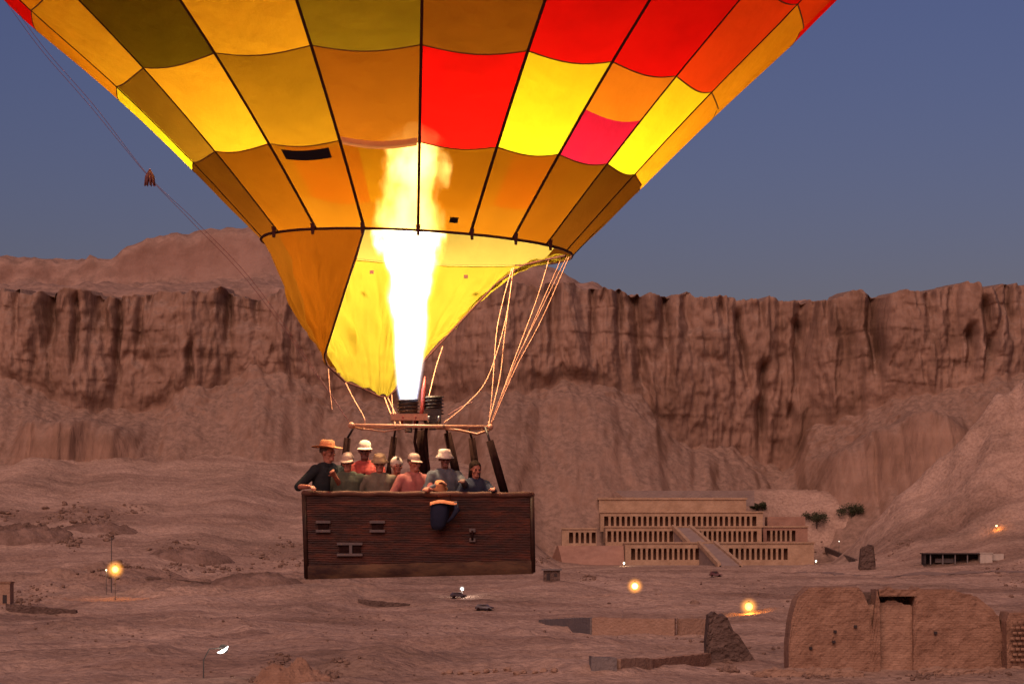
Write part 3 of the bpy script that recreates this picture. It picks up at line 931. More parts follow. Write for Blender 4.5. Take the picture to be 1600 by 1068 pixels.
def path(name, pix, width, mat):
    pts_ = [land(a, b_) for a, b_ in pix]
    V = []; f = []; n = 0
    for i in range(len(pts_) - 1):
        d = pts_[i + 1] - pts_[i]; k = max(2, int(Vector((d.x, d.y, 0)).length / 2.0))
        for j in range(k + (i == len(pts_) - 2)):
            p_ = pts_[i] + d * (j / k); nn = Vector((-d.y, d.x, 0)).normalized()
            wl = width * (0.5 + 0.18 * float(noise2(n * 0.23, 1.3, 701))); wr_ = width * (0.5 + 0.18 * float(noise2(n * 0.23, 7.3, 703)))
            for q in (-wl, -wl * 0.3, wr_ * 0.3, wr_):
                x, y = p_.x + nn.x * q, p_.y + nn.y * q
                V.append((x, y, gz(x, y) + 0.12))
            n += 1
    for i in range(n - 1):
        for j in range(3):
            a = i * 4 + j; f.append((a, a + 1, a + 5, a + 4))
    return tag(mesh_obj(name, V, f, mat), kind='structure')


M_road = noise_mat('dusty_asphalt_road', (0.19, 0.125, 0.10), (0.25, 0.16, 0.13), 0.3, 0.9, 0.2)
path('road', [(1250, 893), (1330, 897), (1420, 897), (1520, 894), (1640, 892)], 5.0, M_road)
for (a, b_, c_, d_, hh, lb) in ((20, 832, 112, 838, 1.6, 'low dark field wall below the rocky outcrop at the left edge'), (230, 905, 330, 912, 0.9, 'low broken wall on the sand right of the left street lamp'),
                               (10, 952, 120, 957, 1.3, 'dark low wall in front of the hut at the left edge'), (560, 940, 640, 946, 0.8, 'low broken wall under the left half of the basket'),
                               (1290, 858, 1338, 876, 1.2, 'short low wall left of the small dark stone stump')):
    wall_between('field_wall', land(a, b_), land(c_, d_), (hh, hh * 0.5), 0.9, M_muddk, lb, 'wall', seed=a)


# loose rocks in patches, boulders, rubble mounds
def rock_shape(seed, n=7):
    b = MB().ball((0, 0, 0), 1, n, 5)
    r_ = random.Random(seed)
    return [tuple(c * r_.uniform(0.72, 1.2) for c in v) for v in b.v], b.f


RS = [rock_shape(s) for s in range(6)]


def rubble(name, patches, mat, mode_name):
    b = MB()
    for (px0, py0, px1, py1, n, smin, smax) in patches:
        ce = [(random.uniform(px0, px1), random.uniform(py0, py1)) for _ in range(max(3, n // 22))]
        pa = []
        for _ in range(int(n * 1.3)):
            c0 = random.choice(ce)
            pa.append((min(1640, max(-40, random.gauss(c0[0], (px1 - px0) * 0.06))), min(1075, max(775, random.gauss(c0[1], (py1 - py0) * 0.09)))))
        for a, c in pa:
            p_ = land(a, c)
            v, f = random.choice(RS)
            s = smin + (smax - smin) * random.random() ** 4
            ang = random.uniform(0, 6.28); ca, sa = math.cos(ang), math.sin(ang)
            q = (random.uniform(0.8, 1.4), random.uniform(0.7, 1.1), random.uniform(0.5, 0.9))
            b.add([(p_.x + s * (x * q[0] * ca - y * q[1] * sa), p_.y + s * (x * q[0] * sa + y * q[1] * ca), p_.z + s * (z * q[2] + 0.25)) for x, y, z in v], f)
    return tag(b.build(name, mat), mode_name, None, None, 'stuff')


rubble('rubble', [(0, 790, 210, 855, 260, 0.3, 1.5), (200, 845, 470, 890, 220, 0.25, 1.2), (0, 880, 300, 960, 120, 0.2, 0.8),
                  (380, 1030, 540, 1068, 120, 0.15, 0.7), (1180, 1040, 1600, 1064, 170, 0.12, 0.55), (1090, 1030, 1200, 1050, 70, 0.15, 0.7),
                  (840, 870, 990, 905, 70, 0.2, 0.8), (1240, 850, 1600, 920, 130, 0.2, 0.8), (0, 960, 1100, 1066, 260, 0.08, 0.35),
                  (900, 900, 1300, 1010, 140, 0.12, 0.5)], M_rock, None)


def mound(px, py, r, h, seed, label, mat=M_rock):
    p = land(px, py)
    n, k = 64, 26
    v = [(0, 0, h)]; f = []
    for i in range(1, k + 1):
        u = i / k
        for j in range(n):
            t_ = 2 * math.pi * j / n
            x, y = r * u * math.cos(t_), r * 0.7 * u * math.sin(t_)
            z = h * (1 - u ** 1.7) * (0.75 + 0.5 * float(noise2(x / (r * 0.4) + seed, y / (r * 0.3), seed + 1))) + 0.28 * h * float(fbm(x / (1 + r * 0.1) + seed, y / (1 + r * 0.1), 4, seed)) * (1 - u ** 3) - 3.5 * u ** 6
            v.append((x, y, z))
    for j in range(n):
        f.append((0, 1 + j, 1 + (j + 1) % n))
    for i in range(k - 1):
        for j in range(n):
            a = 1 + i * n + j; b_ = 1 + i * n + (j + 1) % n
            f.append((a, a + n, b_ + n, b_))
    ob = mesh_obj('rock_mound', v, f, mat, None, False)
    ob.location = p
    return tag(ob, label, 'rocks')


mound(455, 1062, 7.5, 2.6, 451, 'brown rubble mound at the bottom edge below the left end of the basket', M_mud)
mound(40, 838, 24, 5.0, 453, 'dark rocky outcrop on the left edge above the street lamp', M_dkrock)
mound(290, 868, 19, 3.0, 455, 'rocky outcrop on the slope right of the left street lamp', M_dkrock)
mound(150, 828, 20, 3.4, 459, 'brown rock ledge just above the tall utility pole', M_dkrock)
mound(400, 905, 17, 2.2, 461, 'low dark rock ledge left of the basket bottom corner', M_dkrock)
mound(1085, 942, 2.2, 0.9, 457, 'small boulder heap between the two orange lamps')
for i in range(13):
    p = land(690 + i * 14.5 + random.uniform(-4, 4), 1050 + random.uniform(-2, 3))
    v, f = RS[i % 6]
    s = random.uniform(0.35, 0.6)
    ob = mesh_obj('stone', [(x * s * 1.3, y * s, z * s * 0.8) for x, y, z in v], f, M_tanwall, None, False)
    ob.location = p + Vector((0, 0, 0.15))
    ob.rotation_euler = (0, 0, random.uniform(0, 6))
    tag(ob, 'pale stone in the ragged row at the bottom below the basket', 'stone', 'pale stones in a row near the bottom edge')


# ------------------------------------------------------------------ dusty trees beside the temple
def tree(px, py, h, w, seed, label, cat='tree'):
    p = land(px, py, 700)
    t = empty('acacia_tree', p, label, cat, 'trees beside the temple')
    r_ = random.Random(seed)
    b = MB().tube([(0, 0, -0.5), (0.1, 0, h * 0.3), (0.25, 0.1, h * 0.55)], [0.28, 0.2, 0.1], 7)
    for k in range(5):
        a = k * 1.3 + r_.random()
        b.tube([(0.1, 0, h * 0.3), (w * 0.2 * math.cos(a), w * 0.2 * math.sin(a), h * 0.6), (w * 0.38 * math.cos(a), w * 0.38 * math.sin(a), h * 0.8)], [0.13, 0.08, 0.03], 5)
    b.build('trunk', M_bark, t)
    c = MB()
    cl = [(r_.uniform(-1, 1) * w * 0.4, r_.uniform(-1, 1) * w * 0.4, h * r_.uniform(0.5, 0.9), w * r_.uniform(0.13, 0.25)) for _ in range(14)]
    for _ in range(1900):
        x, y, z, rr = r_.choice(cl)
        d = Vector((r_.gauss(0, 1), r_.gauss(0, 1), r_.gauss(0, 0.7))); d = d.normalized() * rr * r_.random() ** 0.5
        s = r_.uniform(0.2, 0.45)
        q = Vector((x, y, z)) + d
        u = Vector((r_.gauss(0, 1), r_.gauss(0, 1), r_.gauss(0, 1))).normalized()
        n = u.cross(Vector((r_.gauss(0, 1), r_.gauss(0, 1), r_.gauss(0, 1)))).normalized()
        c.add([q - u * s, q + n * s * 0.6, q + u * s, q - n * s * 0.6], [(0, 1, 2, 3)])
    c.build('crown', M_leaf, t)


tree(1276, 826, 7.5, 12, 1, 'dark spreading tree just right of the temple side colonnade')
tree(1330, 812, 6.0, 13, 2, 'dark low tree at the foot of the right slope behind the temple')
tree(1185, 801, 4.0, 7.0, 3, 'dark shrubby tree behind the upper right corner of the temple')
tree(905, 815, 4.5, 9.0, 4, 'dark shrubby tree on the slope left of the temple')


# ------------------------------------------------------------------ lamps
HALO_MATS = {}


def halo_mat(col):
    """glow volume added round the bulb as its lens halo"""
    if col not in HALO_MATS:
        m, nt, N, L = new_mat('lens_halo_glow')
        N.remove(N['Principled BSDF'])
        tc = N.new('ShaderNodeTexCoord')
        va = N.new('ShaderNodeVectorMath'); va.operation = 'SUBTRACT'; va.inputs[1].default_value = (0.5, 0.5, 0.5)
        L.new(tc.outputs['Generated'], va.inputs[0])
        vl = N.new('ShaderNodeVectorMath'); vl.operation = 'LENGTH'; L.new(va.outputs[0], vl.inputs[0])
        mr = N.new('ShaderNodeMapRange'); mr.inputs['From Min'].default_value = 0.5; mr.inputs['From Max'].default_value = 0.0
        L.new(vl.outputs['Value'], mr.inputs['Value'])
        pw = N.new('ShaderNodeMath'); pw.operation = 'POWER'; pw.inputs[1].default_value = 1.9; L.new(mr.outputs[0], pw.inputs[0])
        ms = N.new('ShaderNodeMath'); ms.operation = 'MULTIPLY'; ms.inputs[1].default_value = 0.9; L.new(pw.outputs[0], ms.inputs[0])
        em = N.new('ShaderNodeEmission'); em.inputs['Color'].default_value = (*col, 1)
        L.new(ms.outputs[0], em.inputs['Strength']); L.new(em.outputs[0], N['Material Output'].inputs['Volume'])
        HALO_MATS[col] = m
    return HALO_MATS[col]


def street_lamp(px, py, Y, rad, col, power, strength, label, arm=0.0, name='street_lamp', glow=None, foot=None):
    head = pt(px, py, Y)
    fx = head.x - arm
    g = gz(fx, Y)
    t = empty(name, (fx, Y, g), label, 'street lamp')
    H = head.z - g
    path = [(0, 0, -0.5), (0, 0, H - 0.25 if not arm else H * 0.86)]
    if arm: path += [(arm * 0.35, 0, H * 0.97), (arm, 0, H + 0.6)]
    MB().tube(path, 0.09, 8).lathe([(0.22, -0.3), (0.22, 0.25), (0.1, 0.3)], n=10).build('pole', M_iron, t)
    MB().lathe([(0.1, rad * 0.42), (0.32, rad * 0.44), (0.2, rad * 0.5), (0.05, rad * 0.54)], (arm, 0, H), 14).build('lamp_cap', M_iron, t)
    gl = MB().ball((arm, 0, H), rad, 16, 10).build('added_halo_ball', halo_mat(glow or col), t, True)  # added emission volume that stands for the lens halo
    MB().ball((arm, 0, H), min(rad * 0.4, 0.85), 14, 9).build('bulb', emit_mat(name + '_glow', col, strength), gl, True)
    ld = bpy.data.lights.new(name + '_light', 'POINT')
    ld.energy = power; ld.color = glow or col; ld.shadow_soft_size = 0.3
    lo = bpy.data.objects.new(name + '_light', ld); COL.objects.link(lo)
    lo.parent = t; lo.location = (arm, -rad * 0.6 - 0.5, H - rad * 0.2)
    return t


OR = (1.0, 0.36, 0.05)
street_lamp(180, 889, 700, 2.9, (1.0, 0.55, 0.10), 1100, 2.2, 'orange street lamp on the left slope with a tall pole', glow=OR)
street_lamp(166, 890, 745, 0.6, (1.0, 0.75, 0.4), 200, 1.5, 'small pale lamp close behind the orange lamp on the left slope')
street_lamp(992, 915, 715, 2.7, (1.0, 0.62, 0.2), 1100, 2.6, 'orange street lamp on the open ground in front of the temple', glow=OR)
street_lamp(1170, 947, 590, 2.5, (1.0, 0.58, 0.08), 1200, 2.4, 'brightest orange street lamp right above the dark mudbrick stump', glow=OR)
street_lamp(975, 879, 1048, 0.95, (1.0, 0.8, 0.5), 400, 1.6, 'small white lamp at the left end of the temple forecourt')
street_lamp(1275, 876, 1048, 0.85, (1.0, 0.8, 0.6), 300, 1.4, 'small white lamp at the right end of the temple forecourt')
q = land(1557, 828)
street_lamp(1557, 821, q.y, 0.9, (1.0, 0.7, 0.45), 350, 1.5, 'small pinkish lamp high on the right slope above the shed', glow=OR)
street_lamp(722, 919, 720, 0.95, (1.0, 0.95, 0.85), 600, 2.5, 'white lamp on the sand below the right half of the basket')
street_lamp(1311, 845, 1075, 0.5, (0.9, 0.85, 0.75), 40, 0.8, 'faint pale lamp at the foot of the right slope beside the temple')

# flood light with a tilted dish at lower left
FY = 372
p0 = pt(318, 1030, FY); g0 = gz(p0.x, FY)
t = empty('flood_light', (p0.x, FY, g0), 'white dish shaped flood light on a short post at lower left', 'flood light')
hd = pt(349, 1014, FY) - Vector((p0.x, FY, g0))
MB().tube([(0, 0, -0.5), (0, 0, p0.z - g0), (hd.x * 0.3, 0, hd.z + 0.1), (hd.x, 0.2, hd.z + 0.25)], 0.1, 8).build('post', M_iron, t)
b = MB().lathe([(0.1, 0.5), (0.55, 0.35), (0.9, 0.0), (0.85, 0.02), (0.5, 0.3), (0.1, 0.42)], n=18)
Mx = Matrix.Translation(hd + Vector((0, 0.45, 0.1))) @ Matrix.Scale(0.8, 4) @ Matrix.Rotation(R(35), 4, 'Y') @ Matrix.Rotation(R(58), 4, 'X') @ Matrix.Scale(-1, 4, (0, 0, 1))
b.xform(Mx).build('dish', M_iron, t, True)
MB().tube([hd + Vector((-0.85, -0.1, -0.42)), hd + Vector((-0.45, -0.35, -0.4)), hd + Vector((0.0, -0.45, -0.22)), hd + Vector((0.42, -0.35, 0.08)), hd + Vector((0.72, -0.1, 0.5))], [0.08, 0.2, 0.26, 0.2, 0.07], 10).build('lamp_tube', emit_mat('flood_glow', (1, 0.95, 0.88), 1.6), t, True)
ld = bpy.data.lights.new('flood_light_lamp', 'POINT'); ld.energy = 150; ld.color = (1, 0.85, 0.7); ld.shadow_soft_size = 0.3
lo = bpy.data.objects.new('flood_light_lamp', ld); COL.objects.link(lo); lo.parent = t; lo.location = hd + Vector((0, -1.2, -0.2))

# utility pole behind the left lamp
p = land(174, 926); hh = pt(174, 838, p.y).z - p.z
t = empty('utility_pole', p, 'thin dark utility pole standing by the orange lamp on the left slope', 'pole')
MB().tube([(0, 0, -0.5), (0, 0, hh)], [0.16, 0.11], 8).build('post', M_iron, t)
MB().box((0, 0, hh - 0.6), (1.9, 0.14, 0.16)).build('crossarm', M_iron, t)
# small flood lamp washing the rocks behind the temple's left corner
p = land(948, 790, 900, 1200)
t = empty('ground_flood', (PX(925, 1172), 1172, gz(PX(925, 1172), 1172)), 'low orange flood lamp behind the left corner of the temple roof', 'flood light')
zz = 2.2
MB().tube([(0, 0, -1), (0, 0, zz - 0.2)], 0.1, 8).build('post', M_iron, t)
MB().box((0, 0.2, zz), (0.8, 0.4, 0.6)).build('lamp_box', M_iron, t)
MB().box((0, 0.43, zz), (0.7, 0.05, 0.5)).build('lamp_glass', emit_mat('ground_flood_glow', OR, 10), t)
ld = bpy.data.lights.new('ground_flood_lamp', 'POINT'); ld.energy = 3500; ld.color = OR; ld.shadow_soft_size = 0.3
lo = bpy.data.objects.new('ground_flood_lamp', ld); COL.objects.link(lo); lo.parent = t; lo.location = (1.5, 3.0, zz + 2.0)

# ------------------------------------------------------------------ the balloon
D = 36.0
S_ = F / D                                       # 110 px per metre there
root_loc = pt(654, 900, D)
balloon = empty('hot_air_balloon', root_loc, 'hot air balloon with patchwork yellow, orange and red envelope and lit burner', 'hot air balloon')
O = root_loc
ring_c = pt(651.5, 388, D)
RZ = [0, 1.03, 2.08, 3.15, 4.3, 5.8, 7.6, 9.6, 11.6, 13.4, 14.8, 15.6, 15.9]
RR = [2.19, 3.17, 4.24, 5.42, 6.55, 7.75, 8.7, 9.05, 8.6, 7.3, 5.2, 2.6, 0.15]


def prof_r(z):
    # smooth Catmull-Rom through the profile
    i = max(0, min(len(RZ) - 2, int(np.searchsorted(RZ, z, 'right')) - 1))
    u = (z - RZ[i]) / (RZ[i + 1] - RZ[i])
    p0 = RR[max(i - 1, 0)] if i > 0 else 2 * RR[0] - RR[1] + 0.02
    p1, p2 = RR[i], RR[i + 1]
    p3 = RR[min(i + 2, len(RR) - 1)]
    m1 = (p2 - p0) / 2; m2 = (p3 - p1) / 2
    h = RZ[i + 1] - RZ[i]
    return (2 * u ** 3 - 3 * u ** 2 + 1) * p1 + (u ** 3 - 2 * u ** 2 + u) * m1 + (-2 * u ** 3 + 3 * u ** 2) * p2 + (u ** 3 - u ** 2) * m2


ANG = [-97, -79, -57.5, -36, -16.5, 2.5, 21, 38, 55.5, 73, 91] + [91 + 17.4 * k for k in range(1, 10)] + [265]
NG = len(ANG) - 1


def env_pt(th, z, out=0.0):
    r = prof_r(max(0, min(15.9, z))) + out
    x, y = r * math.sin(R(th)), -r * math.cos(R(th))
    v = Vector((x + 0.013 * z, y, z - x * 0.05 * max(0.0, 1 - z / 3.3)))   # the mouth hangs a little lower on one side
    return ring_c + v - O


def gore_pt(g, u, z, out=0.0):
    a = ANG[g] + (ANG[g + 1] - ANG[g]) * u
    s = math.sin(math.pi * u)
    r = prof_r(max(0, min(15.9, z)))
    bulge = 0.022 * r * s * (min(1, z / 0.5) * 0.9 + 0.1)
    zz = z - 0.085 * s * min(1.0, z / 0.9) * (r / 4.0)
    return env_pt(a, zz, bulge + out)


FB = {}
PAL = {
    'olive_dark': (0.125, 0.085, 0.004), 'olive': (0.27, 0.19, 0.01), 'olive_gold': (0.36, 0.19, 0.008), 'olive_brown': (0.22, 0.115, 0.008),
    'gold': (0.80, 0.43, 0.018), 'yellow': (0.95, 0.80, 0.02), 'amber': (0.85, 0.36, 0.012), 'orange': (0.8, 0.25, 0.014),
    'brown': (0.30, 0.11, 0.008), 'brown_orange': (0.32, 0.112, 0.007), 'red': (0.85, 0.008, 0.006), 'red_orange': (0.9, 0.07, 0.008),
    'magenta': (0.58, 0.013, 0.06), 'ember': (0.23, 0.084, 0.003), 'ember_dimmed': (0.145, 0.049, 0.0022), 'dark_brown': (0.065, 0.022, 0.002), 'scoop_brown': (0.06, 0.0165, 0.001), 'scoop_yellow': (0.37, 0.285, 0.03), 'pale_yellow': (0.42, 0.345, 0.085),
}


def fab(c, sheer=0.015, trans=0.6):
    k = (c, sheer)
    if k not in FB:
        FB[k] = fabric('%s_ripstop%s' % (c, '_sheer' if sheer > 0.05 else ''), PAL[c], sheer, trans)
    return FB[k]


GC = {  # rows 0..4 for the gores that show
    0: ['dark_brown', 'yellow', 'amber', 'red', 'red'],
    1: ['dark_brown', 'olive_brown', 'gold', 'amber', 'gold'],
    2: ['ember_dimmed', 'gold', 'olive_dark', 'gold', 'olive'],  # bottom row is one cloth; its dimming at the sides is put into the colour
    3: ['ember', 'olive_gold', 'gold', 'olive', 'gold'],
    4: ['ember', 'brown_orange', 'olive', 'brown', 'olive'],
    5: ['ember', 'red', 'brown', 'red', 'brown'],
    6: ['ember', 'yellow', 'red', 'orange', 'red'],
    7: ['ember_dimmed', None, 'red', 'red', 'orange'],
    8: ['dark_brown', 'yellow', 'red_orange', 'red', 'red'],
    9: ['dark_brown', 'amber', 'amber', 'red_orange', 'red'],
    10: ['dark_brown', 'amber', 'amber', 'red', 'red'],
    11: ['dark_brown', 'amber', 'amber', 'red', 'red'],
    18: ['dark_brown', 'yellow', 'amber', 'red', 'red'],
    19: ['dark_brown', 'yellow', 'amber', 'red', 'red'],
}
CYC = ['gold', 'yellow', 'orange', 'red', 'amber', 'olive_gold']
env = empty('envelope', (0, 0, 0)); env.parent = balloon


def panel(g, z0, z1, colour, sheer, label=None):
    nu, nv = 8, 7
    Pn = np.zeros((nv + 1, nu + 1, 3))
    for j in range(nv + 1):
        for i in range(nu + 1):
            Pn[j, i] = gore_pt(g, i / nu, z0 + (z1 - z0) * j / nv)
    ob = grid_obj('panel', Pn, fab(colour, sheer), env)
    ob['label'] = colour.replace('_', ' ') + ' cloth panel'


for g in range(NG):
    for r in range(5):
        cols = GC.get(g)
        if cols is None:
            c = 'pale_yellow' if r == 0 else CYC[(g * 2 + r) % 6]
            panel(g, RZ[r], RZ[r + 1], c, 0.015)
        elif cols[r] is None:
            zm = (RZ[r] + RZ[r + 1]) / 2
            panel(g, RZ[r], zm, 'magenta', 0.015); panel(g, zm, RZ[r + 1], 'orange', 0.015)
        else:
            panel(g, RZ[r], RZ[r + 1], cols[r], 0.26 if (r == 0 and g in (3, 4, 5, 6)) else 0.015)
# everything above the picture, in one piece with its own colours
Vv = []; Ff = []; Mi = []
mats = [fab(c) for c in CYC]
for g in range(NG):
    for r in range(5, len(RZ) - 1):
        b0 = len(Vv)
        for j in range(5):
            for i in range(5):
                Vv.append(gore_pt(g, i / 4, RZ[r] + (RZ[r + 1] - RZ[r]) * j / 4))
        for j in range(4):
            for i in range(4):
                a = b0 + j * 5 + i
                Ff.append((a, a + 1, a + 6, a + 5)); Mi.append((g + r) % 6)
up = mesh_obj('upper_cloth', Vv, Ff, None, env)
for m in mats: up.data.materials.append(m)
up.data.polygons.foreach_set('material_index', Mi)

# load tapes, rim rope, cloth tabs, patches
for g in range(NG):
    th = ANG[g]
    b = MB(); zs = np.linspace(0, 15.7, 44); V = []; f = []
    w = 0.019 if -50 < th < 40 else 0.012
    for z in zs:
        r = prof_r(z); dv = math.degrees(w / max(r, 0.3))
        for dth, oo in ((-dv, 0.006), (-dv, 0.022), (dv, 0.022), (dv, 0.006)):
            V.append(env_pt(th + dth, z, oo))
    for i in range(len(zs) - 1):
        for j in range(3):
            a = i * 4 + j; f.append((a, a + 1, a + 5, a + 4))
    mesh_obj('load_tape', V, f, M_tape, env)
for r in (1, 2, 3, 4):   # horizontal seams, folded double and stitched
    V = []; f = []
    k = 0
    for g in range(NG):
        for i in range(9):
            u = i / 8
            for dz, oo in ((-0.007, 0.004), (0.0, 0.010), (0.007, 0.004)):
                V.append(gore_pt(g, u, RZ[r] + dz, oo))
    n = NG * 9
    for i in range(n - 1):
        for j in range(2):
            a = i * 3 + j; f.append((a, a + 1, a + 4, a + 3))
    mesh_obj('seam', V, f, flat('brown_seam_thread', (0.20, 0.07, 0.015), 0.8) if r == 1 else bpy.data.materials['brown_seam_thread'], env)
rimpts = []
for g in range(NG):
    for i in range(6):
        rimpts.append(gore_pt(g, i / 6, 0.0, 0.012))
rimpts.append(rimpts[0])
MB().tube(rimpts, 0.02, 6, False).build('mouth_rope', M_tape, env, True)
for g in (2, 3, 4, 5, 6, 7, 8):
    th = ANG[g]
    a = env_pt(th, 0.06, 0.03); c = a + Vector((0, 0.02, -0.13))
    MB().box(((a + c) / 2), (0.035, 0.025, 0.15), taper=1.7).build('tape_tab', M_tape, env)


def env_quad(name, g, u0, u1, z0, z1, mat, out=0.02):
    Pn = np.zeros((4, 7, 3))
    for j in range(4):
        for i in range(7):
            Pn[j, i] = gore_pt(g, u0 + (u1 - u0) * i / 6, z0 + (z1 - z0) * j / 3, out)
    return grid_obj(name, Pn, mat, env)


env_quad('dark_patch', 3, 0.16, 0.84, 0.86, 0.98, M_darkpatch)
env_quad('small_patch', 5, 0.55, 0.70, 0.12, 0.19, M_darkpatch)
env_quad('pale_strip', 4, 0.03, 0.97, 0.99, 1.08, M_palestrip)

# scoop below the mouth
scoop = empty('scoop', (0, 0, 0)); scoop.parent = balloon
# ring angle, hem pixel, depth offset (+ is away)
HEM = [(-16.5, 507, 555, -0.75), (-36, 508, 561, -0.55), (-57.5, 510, 566, -0.25), (-76, 511, 570, 0.0), (-95, 514, 573, 0.25), (-112.4, 524, 582, 0.5),
       (-129.8, 540, 597, 0.72), (-147.2, 566, 606, 0.9), (-164.6, 592, 619, 1.05), (-182, 606, 621, 1.1), (-199.4, 640, 588, 1.2), (-216.8, 705, 518, 1.4), (-229, 775, 443, 1.45), (-240, 818, 414, 1.3), (-254, 850, 406, 0.9), (-269, 884, 399, 0.1)]
SC = ['scoop_brown', 'scoop_brown', 'dark_brown', 'dark_brown', 'dark_brown'] + ['scoop_yellow'] * 10
for k in range(len(HEM) - 1):
    a0, x0, y0, d0 = HEM[k]; a1, x1, y1, d1 = HEM[k + 1]
    h0 = pt(x0, y0, D + d0) - O; h1 = pt(x1, y1, D + d1) - O
    nu, nv = 14, 40
    Pn = np.zeros((nv + 1, nu + 1, 3))
    for j in range(nv + 1):
        v = j / nv
        for i in range(nu + 1):
            u = i / nu
            th = a0 + (a1 - a0) * u
            top_ = env_pt(th, 0.0)
            hem_ = h0 + (h1 - h0) * u
            p_ = top_ + (hem_ - top_) * v
            nrm = Vector((math.sin(R(th)), -math.cos(R(th)), 0))
            s = math.sin(math.pi * u)
            fold = 0.05 * s * math.sin(math.pi * min(1, v * 1.2))
            amp = math.sin(math.pi * v) ** 0.5 if 0 < v < 1 else 0
            amp = max(amp, 0.6 * v)
            wr = 0.075 * float(fbm(th / 5.0, v * 1.1, 3, 501)) + 0.085 * float(noise2(th / 9.0 + v * 3, v * 2.2, 507)) + 0.06 * float(noise2(th / 30.0 + v * 9, v * 14, 509)) * sm(0.55, 0.95, v)
            Pn[j, i] = p_ + nrm * (fold + wr * amp) + Vector((0, 0, 0.05 * s * v))
    ob = grid_obj('scoop_panel', Pn, fab(SC[k], 0.015, 0.6 if 'yellow' in SC[k] else 0.8), scoop)
    ob['label'] = 'bright yellow cloth panel' if SC[k] == 'scoop_yellow' else 'brown orange cloth panel'
hem_pts = [pt(x, y, D + d) - O for _, x, y, d in HEM]
MB().tube([env_pt(HEM[0][0], 0)] + hem_pts, 0.016, 6).build('scoop_hem', M_tape, scoop, True)
sm_pts = []
for i in range(13):
    sm_pts.append(env_pt(140 + i * 7, 0.0, -0.02))
MB().tube(sm_pts, 0.01, 5).build('scoop_seam', flat('olive_seam', (0.25, 0.17, 0.03), 0.8), scoop, True)
for a_, b_ in (((728, 432), 1.5), ((581, 425), 1.4)):
    c = pt(a_[0], a_[1], D + b_) - O
    MB().box(c, (0.06, 0.03, 0.05)).build('scoop_toggle', M_tape, scoop)

# load frame
lf = empty('load_frame', (0, 0, 0)); lf.parent = balloon
FL, FRr = pt(549, 664, D - 0.45), pt(766, 667, D - 0.30)
BL, BR = pt(566, 667, D + 0.65), pt(756, 669, D + 0.75)
b = MB()
for a, c in ((FL, FRr), (FRr, BR), (BR, BL), (BL, FL)):
    MB().tube([a - O, c - O], 0.026, 10).build('frame_tube', M_frame, lf, True)
mid0 = (FL + FRr) / 2; mid1 = (BL + BR) / 2
for s in (-0.32, 0.32):
    d_ = Vector((s, 0, 0))
    MB().tube([mid0 + d_ - O, mid1 + d_ - O], 0.02, 8).build('cross_tube', M_darksteel, lf, True)
for c in (FL, FRr, BL, BR):
    MB().ball(c - O, 0.045, 10, 8).build('corner_joint', M_frame, lf, True)
# lower bar hanging from the right end of the frame
MB().tube([pt(690, 668, D - 0.2) - O, pt(718, 672, D - 0.2) - O, pt(745, 678, D - 0.2) - O, pt(764, 672, D - 0.25) - O], 0.018, 8).build('frame_brace', M_frame, lf, True)
MB().tube([pt(555, 668, D - 0.4) - O, pt(600, 674, D - 0.4) - O, pt(640, 667, D - 0.4) - O], 0.012, 8).build('frame_brace', M_frame, lf, True)

# burners
burn = empty('burner', (0, 0, 0)); burn.parent = balloon


def burner_can(px, py, y, sc, mat):
    c = pt(px, py, y) - O
    MB().lathe([(0.10 * sc, -0.16), (0.15 * sc, -0.13), (0.16 * sc, 0.10), (0.145 * sc, 0.12), (0.14 * sc, -0.1), (0.09 * sc, -0.12)], c, 20).build('burner_can', mat, burn, True)
    coil = []
    for i in range(64):
        t_ = i / 63 * 2 * math.pi * 5
        coil.append(c + Vector((0.175 * sc * math.cos(t_), 0.175 * sc * math.sin(t_), -0.13 + 0.24 * i / 63)))
    MB().tube(coil, 0.012, 6).build('coil', M_darksteel, burn, True)
    MB().lathe([(0.05, -0.36), (0.06, -0.3), (0.06, -0.18), (0.04, -0.14)], c, 12).build('valve_block', M_steel, burn, True)
    return c


c1 = burner_can(638, 636, D + 0.05, 0.85, M_darksteel)
c2 = burner_can(676, 632, D + 0.15, 0.85, M_darksteel)
MB().tube([pt(654, 656, D) - O, pt(660, 640, D) - O, pt(662, 610, D + 0.1) - O, pt(664, 588, D + 0.15) - O], [0.02, 0.03, 0.036, 0.012], 10).build('pilot_shield', M_red, burn, True)
MB().box(pt(640, 652, D) - O, (0.52, 0.4, 0.09)).build('burner_tray', M_frame, burn)
MB().box(pt(676, 650, D + 0.1) - O, (0.24, 0.3, 0.2)).build('valve_housing', M_darksteel, burn)
for px in (628, 648, 668, 684):
    MB().tube([pt(px, 662, D - 0.15) - O, pt(px + 2, 650, D - 0.2) - O], 0.018, 8).build('blast_lever', M_red if px < 650 else M_steel, burn, True)
MB().tube([pt(652, 655, D) - O, pt(648, 690, D) - O, pt(656, 730, D) - O, pt(650, 800, D) - O], 0.022, 8).build('fuel_hose', M_black, burn, True)
MB().tube([pt(668, 655, D + .1) - O, pt(664, 690, D + .1) - O, pt(670, 730, D + .1) - O, pt(665, 800, D + .1) - O], 0.022, 8).build('fuel_hose', M_black, burn, True)

